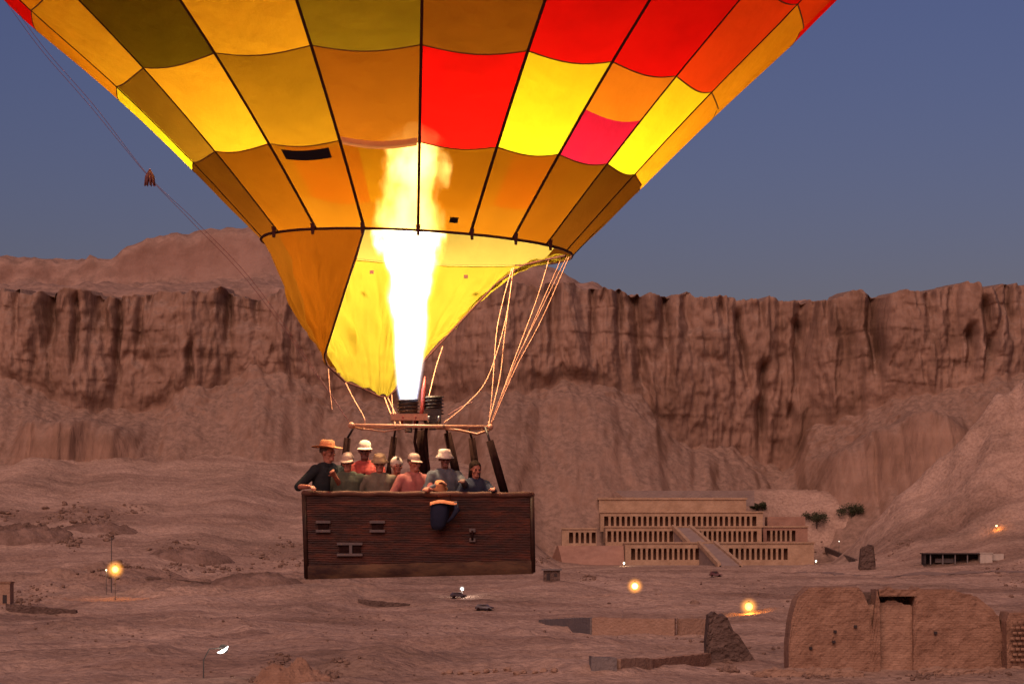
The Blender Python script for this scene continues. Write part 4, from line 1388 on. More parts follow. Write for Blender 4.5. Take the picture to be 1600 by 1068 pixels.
# flame: glowing gas
FLM = [(626, 638, 15), (605, 638, 19), (580, 639, 23), (520, 640, 32), (450, 641, 40), (400, 640, 48), (372, 638, 55), (345, 640, 54), (300, 645, 50), (255, 647, 54), (225, 646, 50), (205, 646, 30), (190, 645, 8)]
base_c = pt(638, 626, D) - O
fv = []; ff = []; n = 28
for (y, x, r) in FLM:
    c = pt(x, y, D) - O
    for j in range(n):
        t_ = 2 * math.pi * j / n
        fv.append((c.x - base_c.x + r / S_ * 1.18 * math.cos(t_), c.y - base_c.y + r / S_ * 1.18 * math.sin(t_), c.z - base_c.z))
for i in range(len(FLM) - 1):
    for j in range(n):
        ff.append((i * n + j, i * n + (j + 1) % n, (i + 1) * n + (j + 1) % n, (i + 1) * n + j))
ff.append(tuple(range(n - 1, -1, -1))); ff.append(tuple((len(FLM) - 1) * n + j for j in range(n)))
m, nt, N, L = new_mat('burning_gas')
N.remove(N['Principled BSDF'])
tc = N.new('ShaderNodeTexCoord')
nz = N.new('ShaderNodeTexNoise'); nz.inputs['Scale'].default_value = 3.4; nz.inputs['Detail'].default_value = 3
mpn = N.new('ShaderNodeMapping'); mpn.inputs['Scale'].default_value = (1, 1, 0.55)
L.new(tc.outputs['Object'], mpn.inputs[0]); L.new(mpn.outputs[0], nz.inputs['Vector'])
sep = N.new('ShaderNodeSeparateXYZ'); L.new(tc.outputs['Object'], sep.inputs[0])
Hf = (626 - 190) / S_


def mth(op, a, b=None, c=None):
    q = N.new('ShaderNodeMath'); q.operation = op
    for i, s in enumerate((a, b, c)):
        if s is None: continue
        if isinstance(s, (int, float)): q.inputs[i].default_value = s
        else: L.new(s, q.inputs[i])
    return q.outputs[0]


zn = mth('DIVIDE', sep.outputs[2], Hf)
rr = N.new('ShaderNodeFloatCurve')
cv = rr.mapping.curves[0]
RM = 0.6
keys = [((626 - y) / (626 - 190), r / S_ / RM) for y, x, r in FLM]
cx_keys = [((626 - y) / (626 - 190), 0.5 + (x - 638) / S_ / 0.4) for y, x, r in FLM]
cv.points[0].location = keys[0]; cv.points[1].location = keys[-1]
for k in keys[1:-1]: cv.points.new(*k)
rr.mapping.update(); L.new(zn, rr.inputs['Value'])
Rz = mth('MULTIPLY', rr.outputs[0], RM)
cxn = N.new('ShaderNodeFloatCurve'); cv = cxn.mapping.curves[0]
cv.points[0].location = cx_keys[0]; cv.points[1].location = cx_keys[-1]
for k in cx_keys[1:-1]: cv.points.new(*k)
cxn.mapping.update(); L.new(zn, cxn.inputs['Value'])
cxo = mth('MULTIPLY', mth('SUBTRACT', cxn.outputs[0], 0.5), 0.4)
dx = mth('SUBTRACT', sep.outputs[0], cxo)
rad = mth('SQRT', mth('ADD', mth('MULTIPLY', dx, dx), mth('MULTIPLY', sep.outputs[1], sep.outputs[1])))
q_ = mth('DIVIDE', rad, Rz)                                # 0 core .. 1 edge
amp = mth('MULTIPLY', mth('SUBTRACT', nz.outputs['Fac'], 0.5), mth('MULTIPLY_ADD', mth('POWER', zn, 2.0), 3.6, 0.4))
q2 = mth('ADD', q_, amp)
den = N.new('ShaderNodeMapRange'); den.interpolation_type = 'SMOOTHSTEP'
den.inputs['From Min'].default_value = 1.08; den.inputs['From Max'].default_value = 0.45
L.new(q2, den.inputs['Value'])
cr = N.new('ShaderNodeValToRGB')
e = cr.color_ramp.elements
e[0].position = 0.0; e[0].color = (1.0, 0.28, 0.02, 1)
e[1].position = 0.5; e[1].color = (1.0, 0.80, 0.42, 1)
k = e.new(0.2); k.color = (1.0, 0.55, 0.10, 1)
L.new(den.outputs[0], cr.inputs[0])
blue = N.new('ShaderNodeMix'); blue.data_type = 'RGBA'
bf = N.new('ShaderNodeMapRange'); bf.inputs['From Min'].default_value = 0.22; bf.inputs['From Max'].default_value = 0.02
L.new(zn, bf.inputs['Value']); L.new(bf.outputs[0], blue.inputs[0])
L.new(cr.outputs[0], blue.inputs[6]); blue.inputs[7].default_value = (0.62, 0.72, 1.0, 1)
em = N.new('ShaderNodeEmission')
L.new(blue.outputs[2], em.inputs['Color'])
st = mth('MULTIPLY', mth('POWER', den.outputs[0], 1.5), mth('MULTIPLY_ADD', mth('GREATER_THAN', zn, 0.1), 0.0, 22.0))
L.new(st, em.inputs['Strength'])
L.new(em.outputs[0], N['Material Output'].inputs['Volume'])
m.cycles.volume_sampling = 'MULTIPLE_IMPORTANCE'
fl = mesh_obj('flame', fv, ff, m, burn)
fl.location = base_c
for (y, pw) in ((520, 26), (400, 125), (265, 800)):
    ld = bpy.data.lights.new('flame_light', 'POINT'); ld.energy = pw; ld.color = (1.0, 0.76, 0.42); ld.shadow_soft_size = 0.12
    lo = bpy.data.objects.new('flame_light', ld); COL.objects.link(lo); lo.parent = balloon
    lo.location = pt(640, y, D) - O

# rigging cables
def cable(pts_, mat=M_rope, r=0.0075, name='cable', parent=None):
    P_ = [pt(a, b_, D + d_) - O for a, b_, d_ in pts_]
    # smooth the run
    out = []
    for i in range(len(P_) - 1):
        p0 = P_[max(i - 1, 0)]; p1 = P_[i]; p2 = P_[i + 1]; p3 = P_[min(i + 2, len(P_) - 1)]
        for k in range(8):
            t_ = k / 8
            out.append(0.5 * ((2 * p1) + (p2 - p0) * t_ + (2 * p0 - 5 * p1 + 4 * p2 - p3) * t_ ** 2 + (3 * p1 - p0 - 3 * p2 + p3) * t_ ** 3))
    out.append(P_[-1])
    MB().tube(out, r, 6).build(name, mat, parent or balloon, True)


cable([(802, 418, 1.3), (790, 500, 0.9), (762, 590, 0.4), (728, 632, 0), (694, 660, -0.3)])
cable([(803, 418, 1.3), (789, 520, 1.0), (781, 590, 0.8), (762, 666, 0.3)])
cable([(800, 419, 1.2), (786, 470, 1.1), (776, 520, 0.9), (770, 600, 0.5), (764, 666, 0.2)])
cable([(858, 405, 0.8), (838, 470, 0.6), (800, 572, 0.2), (766, 667, -0.2)])
cable([(890, 400, 0.1), (846, 500, 0.0), (806, 575, -0.1), (768, 662, -0.28)])
cable([(886, 401, -0.4), (840, 495, -0.4), (799, 580, -0.35), (766, 664, -0.3)])
cable([(878, 402, 0.5), (835, 500, 0.4), (796, 590, 0.0), (766, 666, -0.2)], r=0.0055)
cable([(692, 540, 1.4), (680, 578, 0.9), (668, 628, 0.3)])
cable([(513, 575, 0.2), (515, 605, 0.1), (519, 640, 0)], r=0.006)
cable([(540, 598, 0.7), (552, 622, 0.5), (568, 650, 0.3), (570, 664, 0.3)])
cable([(601, 621, 1.05), (608, 640, 0.7), (618, 662, 0.4)], r=0.010)
cable([(606, 621, 1.05), (616, 642, 0.7), (626, 662, 0.4)])
cable([(612, 616, 1.1), (614, 640, 0.7), (617, 662, 0.4)], r=0.006)
cable([(700, 648, 0.2), (720, 636, 0.2), (738, 628, 0.3)], M_redrope, 0.008)
# crown line hanging beside the envelope
for dx_ in (0, 7):
    cable([(-20 + dx_, -40, -0.5), (58 + dx_, 70, -0.5), (140 + dx_, 165, -0.5), (232 + dx_ * 0.2, 276, -0.5), (300 + dx_, 347, -0.5), (400 + dx_, 455, -0.4), (549, 664, -0.42)], M_redrope, 0.0038, 'crown_line')
b = MB()
c = pt(234, 276, D - 0.5) - O
for i in range(9):
    a_ = i * 0.7
    b.tube([c + Vector((0, 0, 0.1)), c + Vector((0.05 * math.cos(a_), 0.05 * math.sin(a_), 0)), c + Vector((0.075 * math.cos(a_), 0.07 * math.sin(a_), -0.13))], [0.012, 0.02, 0.008], 6)
b.build('rope_knot', M_redrope, balloon, True)

# padded uprights between basket and frame
for (xa, ya, xb, yb, d_, r_) in ((543, 684, 533, 772, 0.62, 0.055), (616, 682, 604, 772, 0.55, 0.05), (659, 672, 664, 772, 0.3, 0.085),
                                 (699, 676, 720, 772, 0.45, 0.06), (737, 684, 748, 772, 0.6, 0.055), (765, 688, 789, 772, -0.6, 0.058)):
    MB().tube([pt(xa, ya, D + d_) - O, pt(xa * 0.5 + xb * 0.5, (ya + yb) / 2, D + d_) - O, pt(xb, yb, D + d_) - O], [r_ * 0.9, r_, r_], 12).build('upright', M_black, balloon, True)
    MB().tube([pt(xa, ya, D + d_) - O, pt(max(553, min(763, xa + (655 - xa) * 0.06)), 667, D + d_ * 0.8) - O], 0.016, 8).build('upright_rod', M_darksteel, balloon, True)

# ------------------------------------------------------------------ the basket
bk = empty('basket', (0, 0, 0)); bk.parent = balloon
DEP = 1.5
Yn = D - 0.75
cTL, cTR = pt(475, 772, Yn), pt(831, 774, Yn)
cBL, cBR = pt(479, 902, Yn), pt(833, 893, Yn)


def bkt(u, v, k=0.0, out=0.0):
    """point of the near face, k=depth"""
    a = cTL + (cTR - cTL) * u; c = cBL + (cBR - cBL) * u
    p_ = c + (a - c) * v
    return Vector((p_.x, p_.y + k - out, p_.z)) - O


def wicker_face(p00, p10, p11, p01, outv, rows=46, cols=150, stakes=44):
    """woven wall: canes that pass in front of and behind the stakes, row by row"""
    p00, p10, p11, p01, outv = map(Vector, (p00, p10, p11, p01, outv))
    A_ = []
    for r in range(rows):
        for s, o_ in ((0.02, -0.006), (0.28, 0.008), (0.72, 0.008), (0.98, -0.006)):
            v = (r + s) / rows
            row = []
            for c in range(cols + 1):
                u = c / cols
                p_ = (p00 * (1 - u) + p10 * u) * (1 - v) + (p01 * (1 - u) + p11 * u) * v
                wv = 0.0022 * math.sin(u * stakes * math.pi + (r % 2) * math.pi) * (1 if o_ > 0 else 0.2)
                sag = 0.010 * float(noise2(u * 5, r * 0.23, 601)) + 0.005 * float(noise2(u * 26, r * 0.9, 602))
                row.append(p_ + outv * (o_ + wv + sag))
            A_.append(row)
    return np.array([[tuple(q) for q in row] for row in A_])


out_n = Vector((0, -1, 0))
grid_obj('wicker_wall', wicker_face(bkt(0, 0), bkt(1, 0), bkt(1, 1), bkt(0, 1), out_n), M_wick, bk)
grid_obj('wicker_wall', wicker_face(bkt(1, 0, DEP), bkt(0, 0, DEP), bkt(0, 1, DEP), bkt(1, 1, DEP), (0, 1, 0), 24, 60, 20), M_wick, bk)
grid_obj('wicker_wall', wicker_face(bkt(0, 0, DEP), bkt(0, 0), bkt(0, 1), bkt(0, 1, DEP), (-1, 0, 0), 46, 60, 20), M_wick, bk)
grid_obj('wicker_wall', wicker_face(bkt(1, 0), bkt(1, 0, DEP), bkt(1, 1, DEP), bkt(1, 1), (1, 0, 0), 46, 60, 20), M_wick, bk)
b = MB()
fl_ = [bkt(0, 0.03), bkt(1, 0.03), bkt(1, 0.03, DEP), bkt(0, 0.03, DEP)]
b.add(fl_ + [p_ + Vector((0, 0, -0.05)) for p_ in fl_], [(0, 1, 2, 3), (7, 6, 5, 4), (0, 4, 5, 1), (1, 5, 6, 2), (2, 6, 7, 3), (3, 7, 4, 0)]).build('floor_board', M_wickdk, bk)
for q in ((0, 0), (1, 0), (1, DEP), (0, DEP)):
    MB().tube([bkt(q[0], -0.005, q[1]), bkt(q[0], 1.0, q[1])], 0.035, 10).build('corner_post', M_wickdk, bk, True)
for (a, c) in (((0, 0), (1, 0)), ((1, 0), (1, DEP)), ((1, DEP), (0, DEP)), ((0, DEP), (0, 0))):
    k = 24
    pp = [bkt(a[0] + (c[0] - a[0]) * i / k, 1.012 + 0.006 * math.sin(i * 1.7), a[1] + (c[1] - a[1]) * i / k) for i in range(k + 1)]
    MB().tube(pp, 0.04, 10).build('padded_rim', M_suede, bk, True)
    # hide trim along the foot
    pp = [bkt(a[0] + (c[0] - a[0]) * i / k, 0.045, a[1] + (c[1] - a[1]) * i / k) for i in range(k + 1)]
    d0 = (pp[-1] - pp[0]).normalized(); n0 = Vector((d0.y, -d0.x, 0))
    b = MB(); V = []; f = []
    for i, p_ in enumerate(pp):
        w_ = 0.012 * float(noise2(i * 0.8, a[0] + 2 * a[1], 611))
        for z, oo in ((0.115 + w_, 0.012), (0.10 + w_, 0.026), (-0.03, 0.028), (-0.075, 0.012)):
            V.append(p_ + n0 * oo + Vector((0, 0, z)))
    for i in range(k):
        for j in range(3):
            q = i * 4 + j; f.append((q, q + 4, q + 5, q + 1))
    mesh_obj('hide_trim', V, f, M_scuff, bk)
for u in (0.02, 0.25, 0.5, 0.75, 0.98):   # runners under the floor
    MB().box((bkt(u, 0, DEP / 2) + Vector((0, 0, 0.0))), (0.08, DEP - 0.04, 0.05)).build('skid', M_wickdk, bk)
# partition inside
for u in (0.3, 0.68):
    MB().box2((bkt(u, 0.05, 0.05) + Vector((-0.02, 0, 0))), (bkt(u, 0.95, DEP - 0.05) + Vector((0.02, 0, 0)))).build('partition', M_wickdk, bk)
MB().box2(bkt(0.3, 0.05, DEP * 0.5), bkt(0.68, 0.9, DEP * 0.5 + 0.04)).build('partition', M_wickdk, bk)


def step_hole(x0, x1, y0, y1, mid=None):
    h = empty('step_hole', (0, 0, 0)); h.parent = bk
    a = pt(x0, y0, Yn - 0.03) - O; c = pt(x1, y1, Yn - 0.03) - O
    MB().box2((a.x, a.y - 0.004, c.z), (c.x, a.y + 0.06, a.z)).build('hole_shade', M_black, h)  # black plate on the weave stands for the shade in the hole
    for yy in (y0, y1):
        z = (pt(0, yy, Yn) - O).z
        MB().box(((a.x + c.x) / 2, a.y - 0.01, z), (c.x - a.x + 0.06, 0.035, 0.035)).build('hole_trim', M_holder, h)
    if mid:
        MB().box((pt(mid, (y0 + y1) / 2, Yn - 0.04) - O), (0.04, 0.03, a.z - c.z)).build('hole_bar', M_holder, h)


step_hole(497, 513, 815, 829)
step_hole(581, 598, 815, 829)
step_hole(530, 563, 849, 866, 548)
for yy in (828, 843):
    MB().box(pt(738, yy, Yn - 0.035) - O, (0.085, 0.03, 0.05)).build('rope_handle_end', M_holder, bk)
MB().tube([pt(738, 829, Yn - 0.05) - O, pt(738, 836, Yn - 0.08) - O, pt(738, 843, Yn - 0.05) - O], 0.015, 8).build('rope_handle', M_black, bk, True)

# bag hung outside
bl = pt(692, 786, Yn - 0.16)
bag = empty('hanging_bag', bl, 'navy cloth bag with flap coloured as flame lit hanging outside the basket rim', 'bag')
bag.scale = (0.84, 0.92, 0.86)
V = []; f = []; n = 20
prof = [(0.0, -0.03, 0.16, 0.10), (-0.05, -0.04, 0.175, 0.12), (-0.14, -0.05, 0.165, 0.125), (-0.25, -0.06, 0.155, 0.11), (-0.35, -0.075, 0.135, 0.09), (-0.41, -0.095, 0.09, 0.06), (-0.425, -0.10, 0.03, 0.02)]
for z, ox, rx, ry in prof:
    for j in range(n):
        a = 2 * math.pi * j / n
        ca, sa = math.cos(a), math.sin(a)
        k = 0.92 + 0.2 * float(noise2(j * 0.7, z * 7, 621))
        V.append((ox + rx * k * math.copysign(abs(ca) ** 0.7, ca), ry * k * math.copysign(abs(sa) ** 0.7, sa), z))
for i in range(len(prof) - 1):
    for j in range(n):
        f.append((i * n + j, i * n + (j + 1) % n, (i + 1) * n + (j + 1) % n, (i + 1) * n + j))
f.append(tuple(range(n))); f.append(tuple((len(prof) - 1) * n + j for j in range(n - 1, -1, -1)))
mesh_obj('bag_body', V, f, M_navy, bag)
V = []; f = []
for i in range(11):
    u = i / 10
    for j, (yy, zz) in enumerate(((0.13, 0.02), (0.05, 0.03), (-0.06, 0.025), (-0.13, 0.0), (-0.145, -0.025))):
        V.append((-0.21 + 0.44 * u, yy + 0.02 * math.sin(u * 9), zz + 0.02 * math.sin(u * 5) + 0.03 * u - 0.015 * abs(u - 0.5)))
for i in range(10):
    for j in range(4):
        a = i * 5 + j; f.append((a, a + 1, a + 6, a + 5))
ob = mesh_obj('bag_flap', V, f, M_bagtop, bag)
MB().tube([(0.2, -0.08, 0.02), (0.24, -0.1, -0.1), (0.16, -0.12, -0.22), (0.08, -0.12, -0.3)], [0.03, 0.05, 0.03, 0.015], 8).build('bag_pocket', M_navy, bag, True)
MB().tube([(-0.1, 0.1, 0.06), (-0.1, 0.17, 0.2), (-0.1, 0.3, 0.2)], 0.008, 6).build('strap', M_black, bag, True)
MB().tube([(0.12, 0.1, 0.06), (0.12, 0.17, 0.2), (0.12, 0.3, 0.2)], 0.008, 6).build('strap', M_black, bag, True)


# ------------------------------------------------------------------ passengers
def voxel(mb, name, mat, parent, size, smooth_it=4):
    me = bpy.data.meshes.new(name + '_raw')
    me.from_pydata(mb.v, [], mb.f)
    tmp = bpy.data.objects.new(name + '_raw', me); COL.objects.link(tmp)
    md = tmp.modifiers.new('r', 'REMESH'); md.mode = 'VOXEL'; md.voxel_size = size; md.use_smooth_shade = True
    ms = tmp.modifiers.new('s', 'SMOOTH'); ms.factor = 0.5; ms.iterations = smooth_it
    dg = bpy.context.evaluated_depsgraph_get()
    ev = tmp.evaluated_get(dg)
    res = bpy.data.meshes.new_from_object(ev)
    res.name = name
    bpy.data.objects.remove(tmp); bpy.data.meshes.remove(me)
    res.materials.clear(); res.materials.append(mat)
    res.polygons.foreach_set('use_smooth', [True] * len(res.polygons))
    ob = bpy.data.objects.new(name, res); COL.objects.link(ob); ob.parent = parent
    return ob


M_skin = [flat('tanned_skin', (0.40, 0.17, 0.11), 0.55, var=0.06), flat('ruddy_skin', (0.36, 0.12, 0.075), 0.55, var=0.06), flat('dark_skin', (0.15, 0.05, 0.035), 0.55, var=0.06)]
M_eye = flat('dark_eye', (0.02, 0.012, 0.01), 0.2)
M_lip = flat('lip', (0.30, 0.08, 0.07), 0.5)
M_hair = flat('dark_hair', (0.022, 0.011, 0.008), 0.9, var=0.4, spec=0.04)
M_hairb = flat('brown_hair', (0.09, 0.045, 0.025), 0.6, var=0.3)
M_trs = flat('dark_trousers', (0.04, 0.035, 0.045), 0.85)
M_shoe = flat('shoe', (0.05, 0.03, 0.02), 0.6)
CL = {k: flat(k + '_cloth', v, 0.85, var=0.18, scale=12, bump=0.25) for k, v in {
    'black': (0.012, 0.011, 0.013), 'olive': (0.075, 0.07, 0.045), 'coral': (0.36, 0.05, 0.04), 'greytan': (0.14, 0.10, 0.07), 'pink': (0.34, 0.10, 0.085),
    'navy': (0.02, 0.02, 0.04), 'bluegrey': (0.085, 0.08, 0.095), 'rust': (0.35, 0.10, 0.05), 'cream': (0.52, 0.34, 0.25), 'straw': (0.46, 0.17, 0.075), 'white': (0.62, 0.46, 0.37), 'khaki': (0.32, 0.18, 0.10)}.items()}


def person(px, head_py, dep, label, shirt, head='cap', hatc='cream', skin=0, yaw=0.0, hyaw=None, hpitch=0.0, lean=0.0, hands=None, sleeves='long', female=False, hold=None, elbow=None):
    """adult standing on the basket floor; px, head_py is the centre of the head in the photo, yaw 0 faces the camera"""
    hc = pt(px, head_py, dep)
    floor_z = (pt(0, 897, Yn)).z
    H = (hc.z - floor_z)
    ca_ = math.cos(lean)
    up_ = 0.70 * ca_
    s = H / (0.92 + up_)
    s = max(0.86, min(1.06, s))
    base_z = floor_z
    leg = (H - up_ * s) / (0.92 * s)                          # knees bend a little when the figure sits lower
    yv = hyaw if hyaw is not None else yaw
    fwd = Vector((math.sin(yaw), -math.cos(yaw), 0)); side = Vector((math.cos(yaw), math.sin(yaw), 0)); upv = Vector((0, 0, 1))
    hipc = Vector((hc.x, hc.y, floor_z)) - fwd * (0.70 * s * math.sin(lean)) + upv * (0.92 * s * leg)
    root = empty('person', (hipc.x, hipc.y, floor_z), label, 'person', 'passengers in the balloon basket')
    W0 = Vector(root.location)
    tup = (upv * math.cos(lean) + fwd * math.sin(lean)); tf = (fwd * math.cos(lean) - upv * math.sin(lean))

    def T(a, f_, u):                                          # torso frame, from the hip centre
        return hipc + side * (a * s) + tf * (f_ * s) + tup * (u * s) - W0
    sw = 0.165 if female else 0.19
    body = MB(); sh = MB(); tr = MB()
    # torso
    tor = [((0, 0, 0.0), 0.145), ((0, 0, 0.12), 0.13), ((0, 0, 0.28), 0.145), ((0, 0, 0.40), 0.14), ((0, -0.01, 0.47), 0.10)]
    for mb, g in ((body, 0.0), (sh, 0.022)):
        for dx in (-0.065, 0.065):
            for (c0, r0), (c1_, r1) in zip(tor[:-1], tor[1:]):
                mb.cap(T(c0[0] + dx, c0[1], c0[2]), (r0 * 0.86 + g) * s, T(c1_[0] + dx, c1_[1], c1_[2]), (r1 * 0.86 + g) * s)
        mb.cap(T(-sw, 0, 0.46), (0.062 + g) * s, T(sw, 0, 0.46), (0.062 + g) * s)
    body.cap(T(0, 0, 0.48), 0.058 * s, T(0, 0.015, 0.60), 0.052 * s)
    sh.cap(T(0, 0, 0.48), 0.075 * s, T(0, 0.005, 0.525), 0.072 * s)
    # legs
    for q in (-1, 1):
        hip = T(q * 0.095, 0, 0); foot = hipc - W0 + side * (q * 0.11 * s) - fwd * 0.02; foot.z = 0.07
        knee = (hip + foot) / 2 + fwd * (0.03 + 0.32 * math.sqrt(max(0, 1 - min(1, leg) ** 2)))
        body.cap(hip, 0.085 * s, knee, 0.058 * s); body.cap(knee, 0.056 * s, foot, 0.038 * s)
        tr.cap(hip, 0.105 * s, knee, 0.076 * s); tr.cap(knee, 0.076 * s, foot + Vector((0, 0, 0.02)), 0.06 * s)
        body.cap(foot, 0.04 * s, foot + fwd * 0.17 * s - Vector((0, 0, 0.025)), 0.032 * s)
    tr.cap(T(-0.05, 0, 0.02), 0.15 * s, T(0.05, 0, 0.02), 0.15 * s)
    # arms
    rim_z = pt(0, 764, Yn).z
    for q in (-1, 1):
        shd = T(q * (sw + 0.02), 0, 0.445)
        tgt = (hands or {}).get(q)
        if tgt is None:
            wr = shd + side * (q * 0.08) + fwd * 0.16 - upv * 0.44 * s
        else:
            wr = pt(*tgt) - W0
        Lu, Ll = 0.29 * s, 0.26 * s
        dv = wr - shd; dl = min(dv.length, (Lu + Ll) * 0.985)
        wr = shd + dv.normalized() * dl
        cosA = (Lu * Lu + dl * dl - Ll * Ll) / (2 * Lu * dl); cosA = max(-1, min(1, cosA))
        ax_ = dv.normalized()
        hint = (-upv * 0.8 + side * q * 0.7 - fwd * 0.3)
        pole = (hint - ax_ * hint.dot(ax_)).normalized()
        el = shd + ax_ * (Lu * cosA) + pole * (Lu * math.sqrt(max(0, 1 - cosA ** 2)))
        body.cap(shd, 0.052 * s, el, 0.042 * s); body.cap(el, 0.041 * s, wr, 0.029 * s)
        sh.cap(shd, 0.074 * s, el, 0.062 * s)
        if sleeves == 'long': sh.cap(el, 0.060 * s, el + (wr - el) * 0.93, 0.044 * s)
        # hand: palm, four bent fingers, thumb from the side
        fd = (wr - el).normalized()
        hs = side - fd * side.dot(fd)
        hs.normalize(); pn = fd.cross(hs)
        if pn.z > 0: pn = -pn
        pc = wr + fd * 0.05 * s
        for o_ in (-0.024, -0.008, 0.008, 0.024):
            body.cap(wr + hs * o_ * 0.7, 0.018 * s, wr + fd * 0.085 * s + hs * o_, 0.0145 * s)
        for o_, ln in ((-0.03, 0.062), (-0.010, 0.078), (0.011, 0.082), (0.031, 0.074)):
            k0 = wr + fd * 0.088 * s + hs * o_; k1 = k0 + (fd * 0.85 + pn * 0.4).normalized() * ln * 0.55 * s
            k2 = k1 + (fd * 0.3 + pn * 0.95).normalized() * ln * 0.5 * s
            body.cap(k0, 0.0115 * s, k1, 0.0105 * s); body.cap(k1, 0.0105 * s, k2, 0.009 * s)
        tb = wr + fd * 0.03 * s - hs * q * 0.025
        t1 = tb + (fd * 0.6 - hs * q * 0.8 + pn * 0.2).normalized() * 0.04 * s
        body.cap(tb, 0.015 * s, t1, 0.012 * s); body.cap(t1, 0.012 * s, t1 + (fd * 0.9 + pn * 0.4 - hs * q * 0.1).normalized() * 0.032 * s, 0.010 * s)
    # head
    hfw = Vector((math.sin(yv), -math.cos(yv), 0)); hsd = Vector((math.cos(yv), math.sin(yv), 0))
    hu = upv * math.cos(hpitch) + hfw * math.sin(hpitch); hf = hfw * math.cos(hpitch) - upv * math.sin(hpitch)
    hc_ = hc - W0
    hs_ = s * 1.04
    MH = Matrix((( hsd.x, hf.x, hu.x, hc_.x), (hsd.y, hf.y, hu.y, hc_.y), (hsd.z, hf.z, hu.z, hc_.z), (0, 0, 0, 1))) @ Matrix.Scale(hs_, 4)
    hd_ = MB()
    hd_.ball((0, -0.012, 0.03), (0.074, 0.092, 0.088), 18, 12)
    hd_.ball((0, 0.022, -0.045), (0.056, 0.062, 0.07), 16, 10)
    hd_.cap((-0.02, 0.075, -0.088), 0.02, (0.02, 0.075, -0.088), 0.02)
    hd_.cap((0, 0.083, 0.012), 0.011, (0, 0.103, -0.026), 0.014)
    hd_.cap((-0.035, 0.075, 0.026), 0.012, (0.035, 0.075, 0.026), 0.012)
    hd_.cap((-0.014, 0.084, -0.058), 0.0085, (0.014, 0.084, -0.058), 0.0085)
    for q in (-1, 1):
        hd_.ball((q * 0.077, -0.008, 0.0), (0.011, 0.02, 0.032), 8, 6)
        hd_.ball((q * 0.045, 0.06, -0.02), 0.024, 8, 6)
    hd_.xform(MH)
    body.add(hd_.v, hd_.f)
    body.cap(T(0, 0.01, 0.56), 0.05 * s, MH @ Vector((0, -0.015, -0.05)), 0.052 * s)
    voxel(body, 'body', M_skin[skin], root, 0.0085, 2)
    voxel(sh, 'shirt', CL[shirt], root, 0.013, 4)
    voxel(tr, 'trousers', M_trs, root, 0.018, 3)
    for q in (-1, 1):
        MB().ball((q * 0.031, 0.083, 0.004), (0.012, 0.007, 0.0075), 8, 6).xform(MH).build('eye', M_eye, root, True)
    MB().ball((0, 0.093, -0.058), (0.022, 0.005, 0.006), 8, 6).xform(MH).build('mouth', M_lip, root, True)
    # hair all round the back
    hb = MB(); V = []; f = []
    for i in range(11):
        p_ = i / 10 * 1.95
        for j in range(21):
            a_ = R(-35) - (j / 20) * R(250) if False else R(10 - 12 * math.sin(p_)) + (j / 20) * R(340)
            lim = p_
            frontness = max(0, math.sin(a_))
            pp = min(lim, 1.0 + 0.95 * (1 - frontness))
            rr_ = 1.10
            V.append((0.076 * rr_ * math.sin(pp) * math.cos(a_), -0.014 + 0.094 * rr_ * math.sin(pp) * math.sin(a_), 0.032 + 0.09 * rr_ * math.cos(pp)))
    for i in range(10):
        for j in range(20):
            a_ = i * 21 + j; f.append((a_, a_ + 1, a_ + 22, a_ + 21))
    hb.add(V, f)
    if head in ('long_hair',):
        hb.cap((0.0, -0.075, 0.03), 0.07, (0, -0.08, -0.12), 0.06)
        for q in (-1, 1): hb.cap((q * 0.068, -0.02, 0.02), 0.03, (q * 0.066, -0.03, -0.13), 0.028)
        hb.ball((0, -0.035, 0.05), (0.086, 0.092, 0.084), 16, 10)
    hb.xform(MH).build('hair', M_hair if head == 'long_hair' or skin == 2 else M_hairb, root, True)
    hm = MB()
    if head == 'brim':
        hm.lathe([(0.19, 0.055), (0.195, 0.06), (0.15, 0.056), (0.098, 0.055), (0.096, 0.10), (0.086, 0.150), (0.06, 0.165), (0.02, 0.158), (0.0, 0.157)], (0, -0.012, 0.0), 28, 0.94, 1.1, cap=False)
        hm.v = [(x, y, z + (0.9 * x * x if abs(x) > 0.1 else 0.009 * abs(x) / 0.1)) for x, y, z in hm.v]
    elif head == 'bucket':
        hm.lathe([(0.135, 0.022), (0.138, 0.026), (0.098, 0.062), (0.092, 0.10), (0.08, 0.128), (0.05, 0.137), (0.0, 0.139)], (0, -0.012, 0), 26, 0.94, 1.1, cap=False)
    elif head == 'cone':
        hm.lathe([(0.15, 0.02), (0.152, 0.025), (0.10, 0.08), (0.06, 0.145), (0.025, 0.19), (0.0, 0.2)], (0, -0.012, 0), 26, 0.95, 1.08, cap=False)
    elif head == 'cap':
        hm.lathe([(0.086, 0.04), (0.089, 0.06), (0.083, 0.10), (0.06, 0.128), (0.03, 0.138), (0.0, 0.14)], (0, -0.012, 0), 24, 0.94, 1.1, cap=False)
        V = []; f = []
        for i in range(13):
            a_ = R(25 + i * 130 / 12)
            for r_, z in ((0.99, 0.05), (1.45, 0.036), (1.62, 0.026), (1.60, 0.02), (1.0, 0.041)):
                V.append((0.082 * math.cos(a_) * (1 + (r_ - 1) * 0.55), -0.012 + 0.094 * math.sin(a_) * r_, z))
        for i in range(12):
            for j in range(4):
                a_ = i * 5 + j; f.append((a_, a_ + 1, a_ + 6, a_ + 5))
        hm.add(V, f)
    elif head == 'scarf':
        hm.ball((0, -0.018, 0.036), (0.09, 0.106, 0.096), 20, 12)
        hm.v = [v for v in hm.v]
        hm.cap((0, -0.09, -0.02), 0.055, (0, -0.09, -0.12), 0.05)
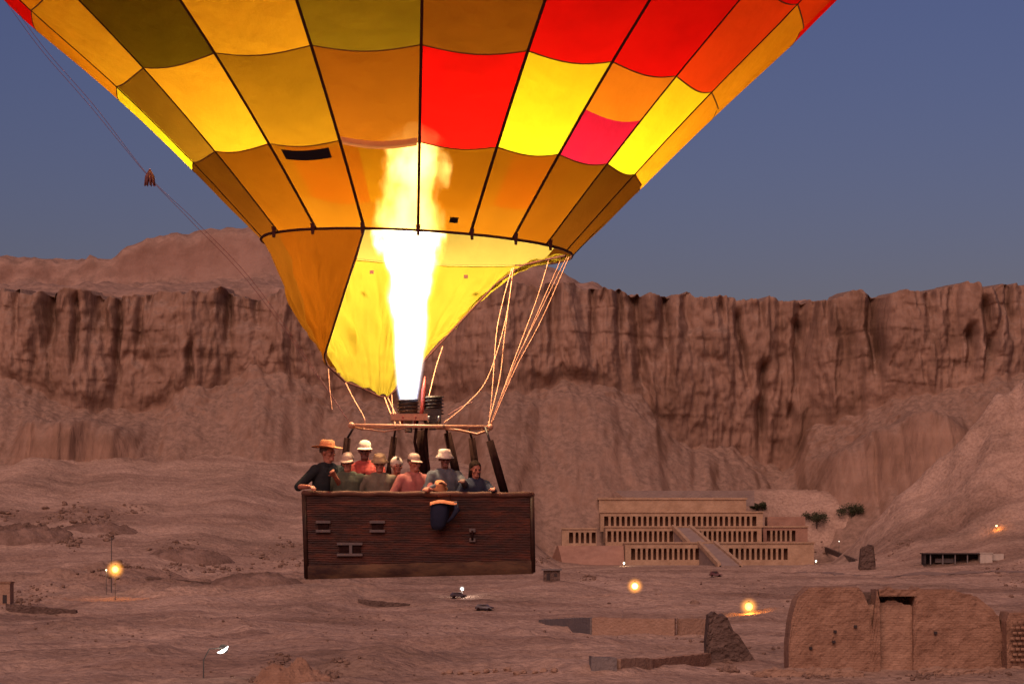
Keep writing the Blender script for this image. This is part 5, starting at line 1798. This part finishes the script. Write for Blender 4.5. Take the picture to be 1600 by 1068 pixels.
    if hm.v:
        nm = {'brim': 'brimmed_hat', 'bucket': 'sun_hat', 'cone': 'pointed_hat', 'cap': 'peaked_cap', 'scarf': 'headscarf'}[head]
        hm.xform(MH).build(nm, CL[hatc], root, True)
    return root


NR = D - 0.42      # near row
FRW = D + 0.2      # far row
person(512, 707, NR, 'person in a wide brimmed straw hat and black shirt, leftmost in the basket', 'black', 'brim', 'straw', 1, R(40), R(62), 0.05, 0.06, {-1: (482, 760, Yn - 0.05), 1: (522, 742, NR - 0.3)}, 'short')
person(543, 722, NR - 0.05, 'person in a pale cap and olive shirt beside the black shirted passenger', 'olive', 'cap', 'cream', 1, R(5), R(-10), 0.25, 0.08, None)
person(570, 704, FRW, 'taller person in a white cap and coral shirt behind the front passengers', 'coral', 'cap', 'white', 2, R(-5), R(0), 0.1, 0.03, {-1: (560, 752, FRW - 0.35), 1: (576, 752, FRW - 0.35)})
person(593, 724, NR, 'person in a khaki sun hat and grey tan shirt left of the basket middle', 'greytan', 'bucket', 'khaki', 1, R(10), R(5), 0.2, 0.06, None)
person(620, 727, FRW + 0.1, 'person in a white headscarf half hidden behind the basket middle', 'rust', 'scarf', 'white', 1, R(20), R(20), 0.1, 0.03, None, female=True)
person(647, 723, NR, 'person in a pale cap and pink shirt at the middle of the basket', 'pink', 'cap', 'cream', 1, R(25), R(40), 0.15, 0.08, {1: (668, 764, Yn - 0.02)})
person(687, 765, Yn + 0.18, 'person in a straw sun hat bending low behind the rim above the hanging bag', 'rust', 'bucket', 'straw', 1, R(5), R(15), 0.45, 0.55, None, 'short', female=True)
person(695, 717, NR + 0.15, 'person in a cream sun hat and blue grey shirt right of the pink shirt', 'bluegrey', 'bucket', 'white', 2, R(20), R(10), 0.15, 0.05, {-1: (684, 758, NR - 0.2), 1: (724, 752, NR - 0.25)})
person(743, 733, NR, 'bareheaded dark haired person in a navy jacket at the right of the group', 'navy', 'long_hair', None, 1, R(15), R(25), 0.2, 0.08, {1: (771, 765, Yn - 0.03)}, female=True)

# camera held by the coral-shirted passenger
cb = pt(568, 748, FRW - 0.42)
t = empty('hand_camera', cb, 'black camera held by the passenger in the coral shirt', 'camera')
MB().box((0, 0, 0), (0.17, 0.08, 0.11)).box((0, 0, 0.068), (0.06, 0.06, 0.03)).build('camera_body', M_black, t)
MB().lathe([(0.045, 0), (0.045, 0.09), (0.05, 0.1), (0.04, 0.1), (0.03, 0.08)], n=16).xform(Matrix.Translation((0, -0.04, 0)) @ Matrix.Rotation(R(90), 4, 'X')).build('lens', M_darksteel, t, True)
MB().box((-0.06, -0.042, 0.03), (0.035, 0.01, 0.03)).build('flash', M_palewall, t)
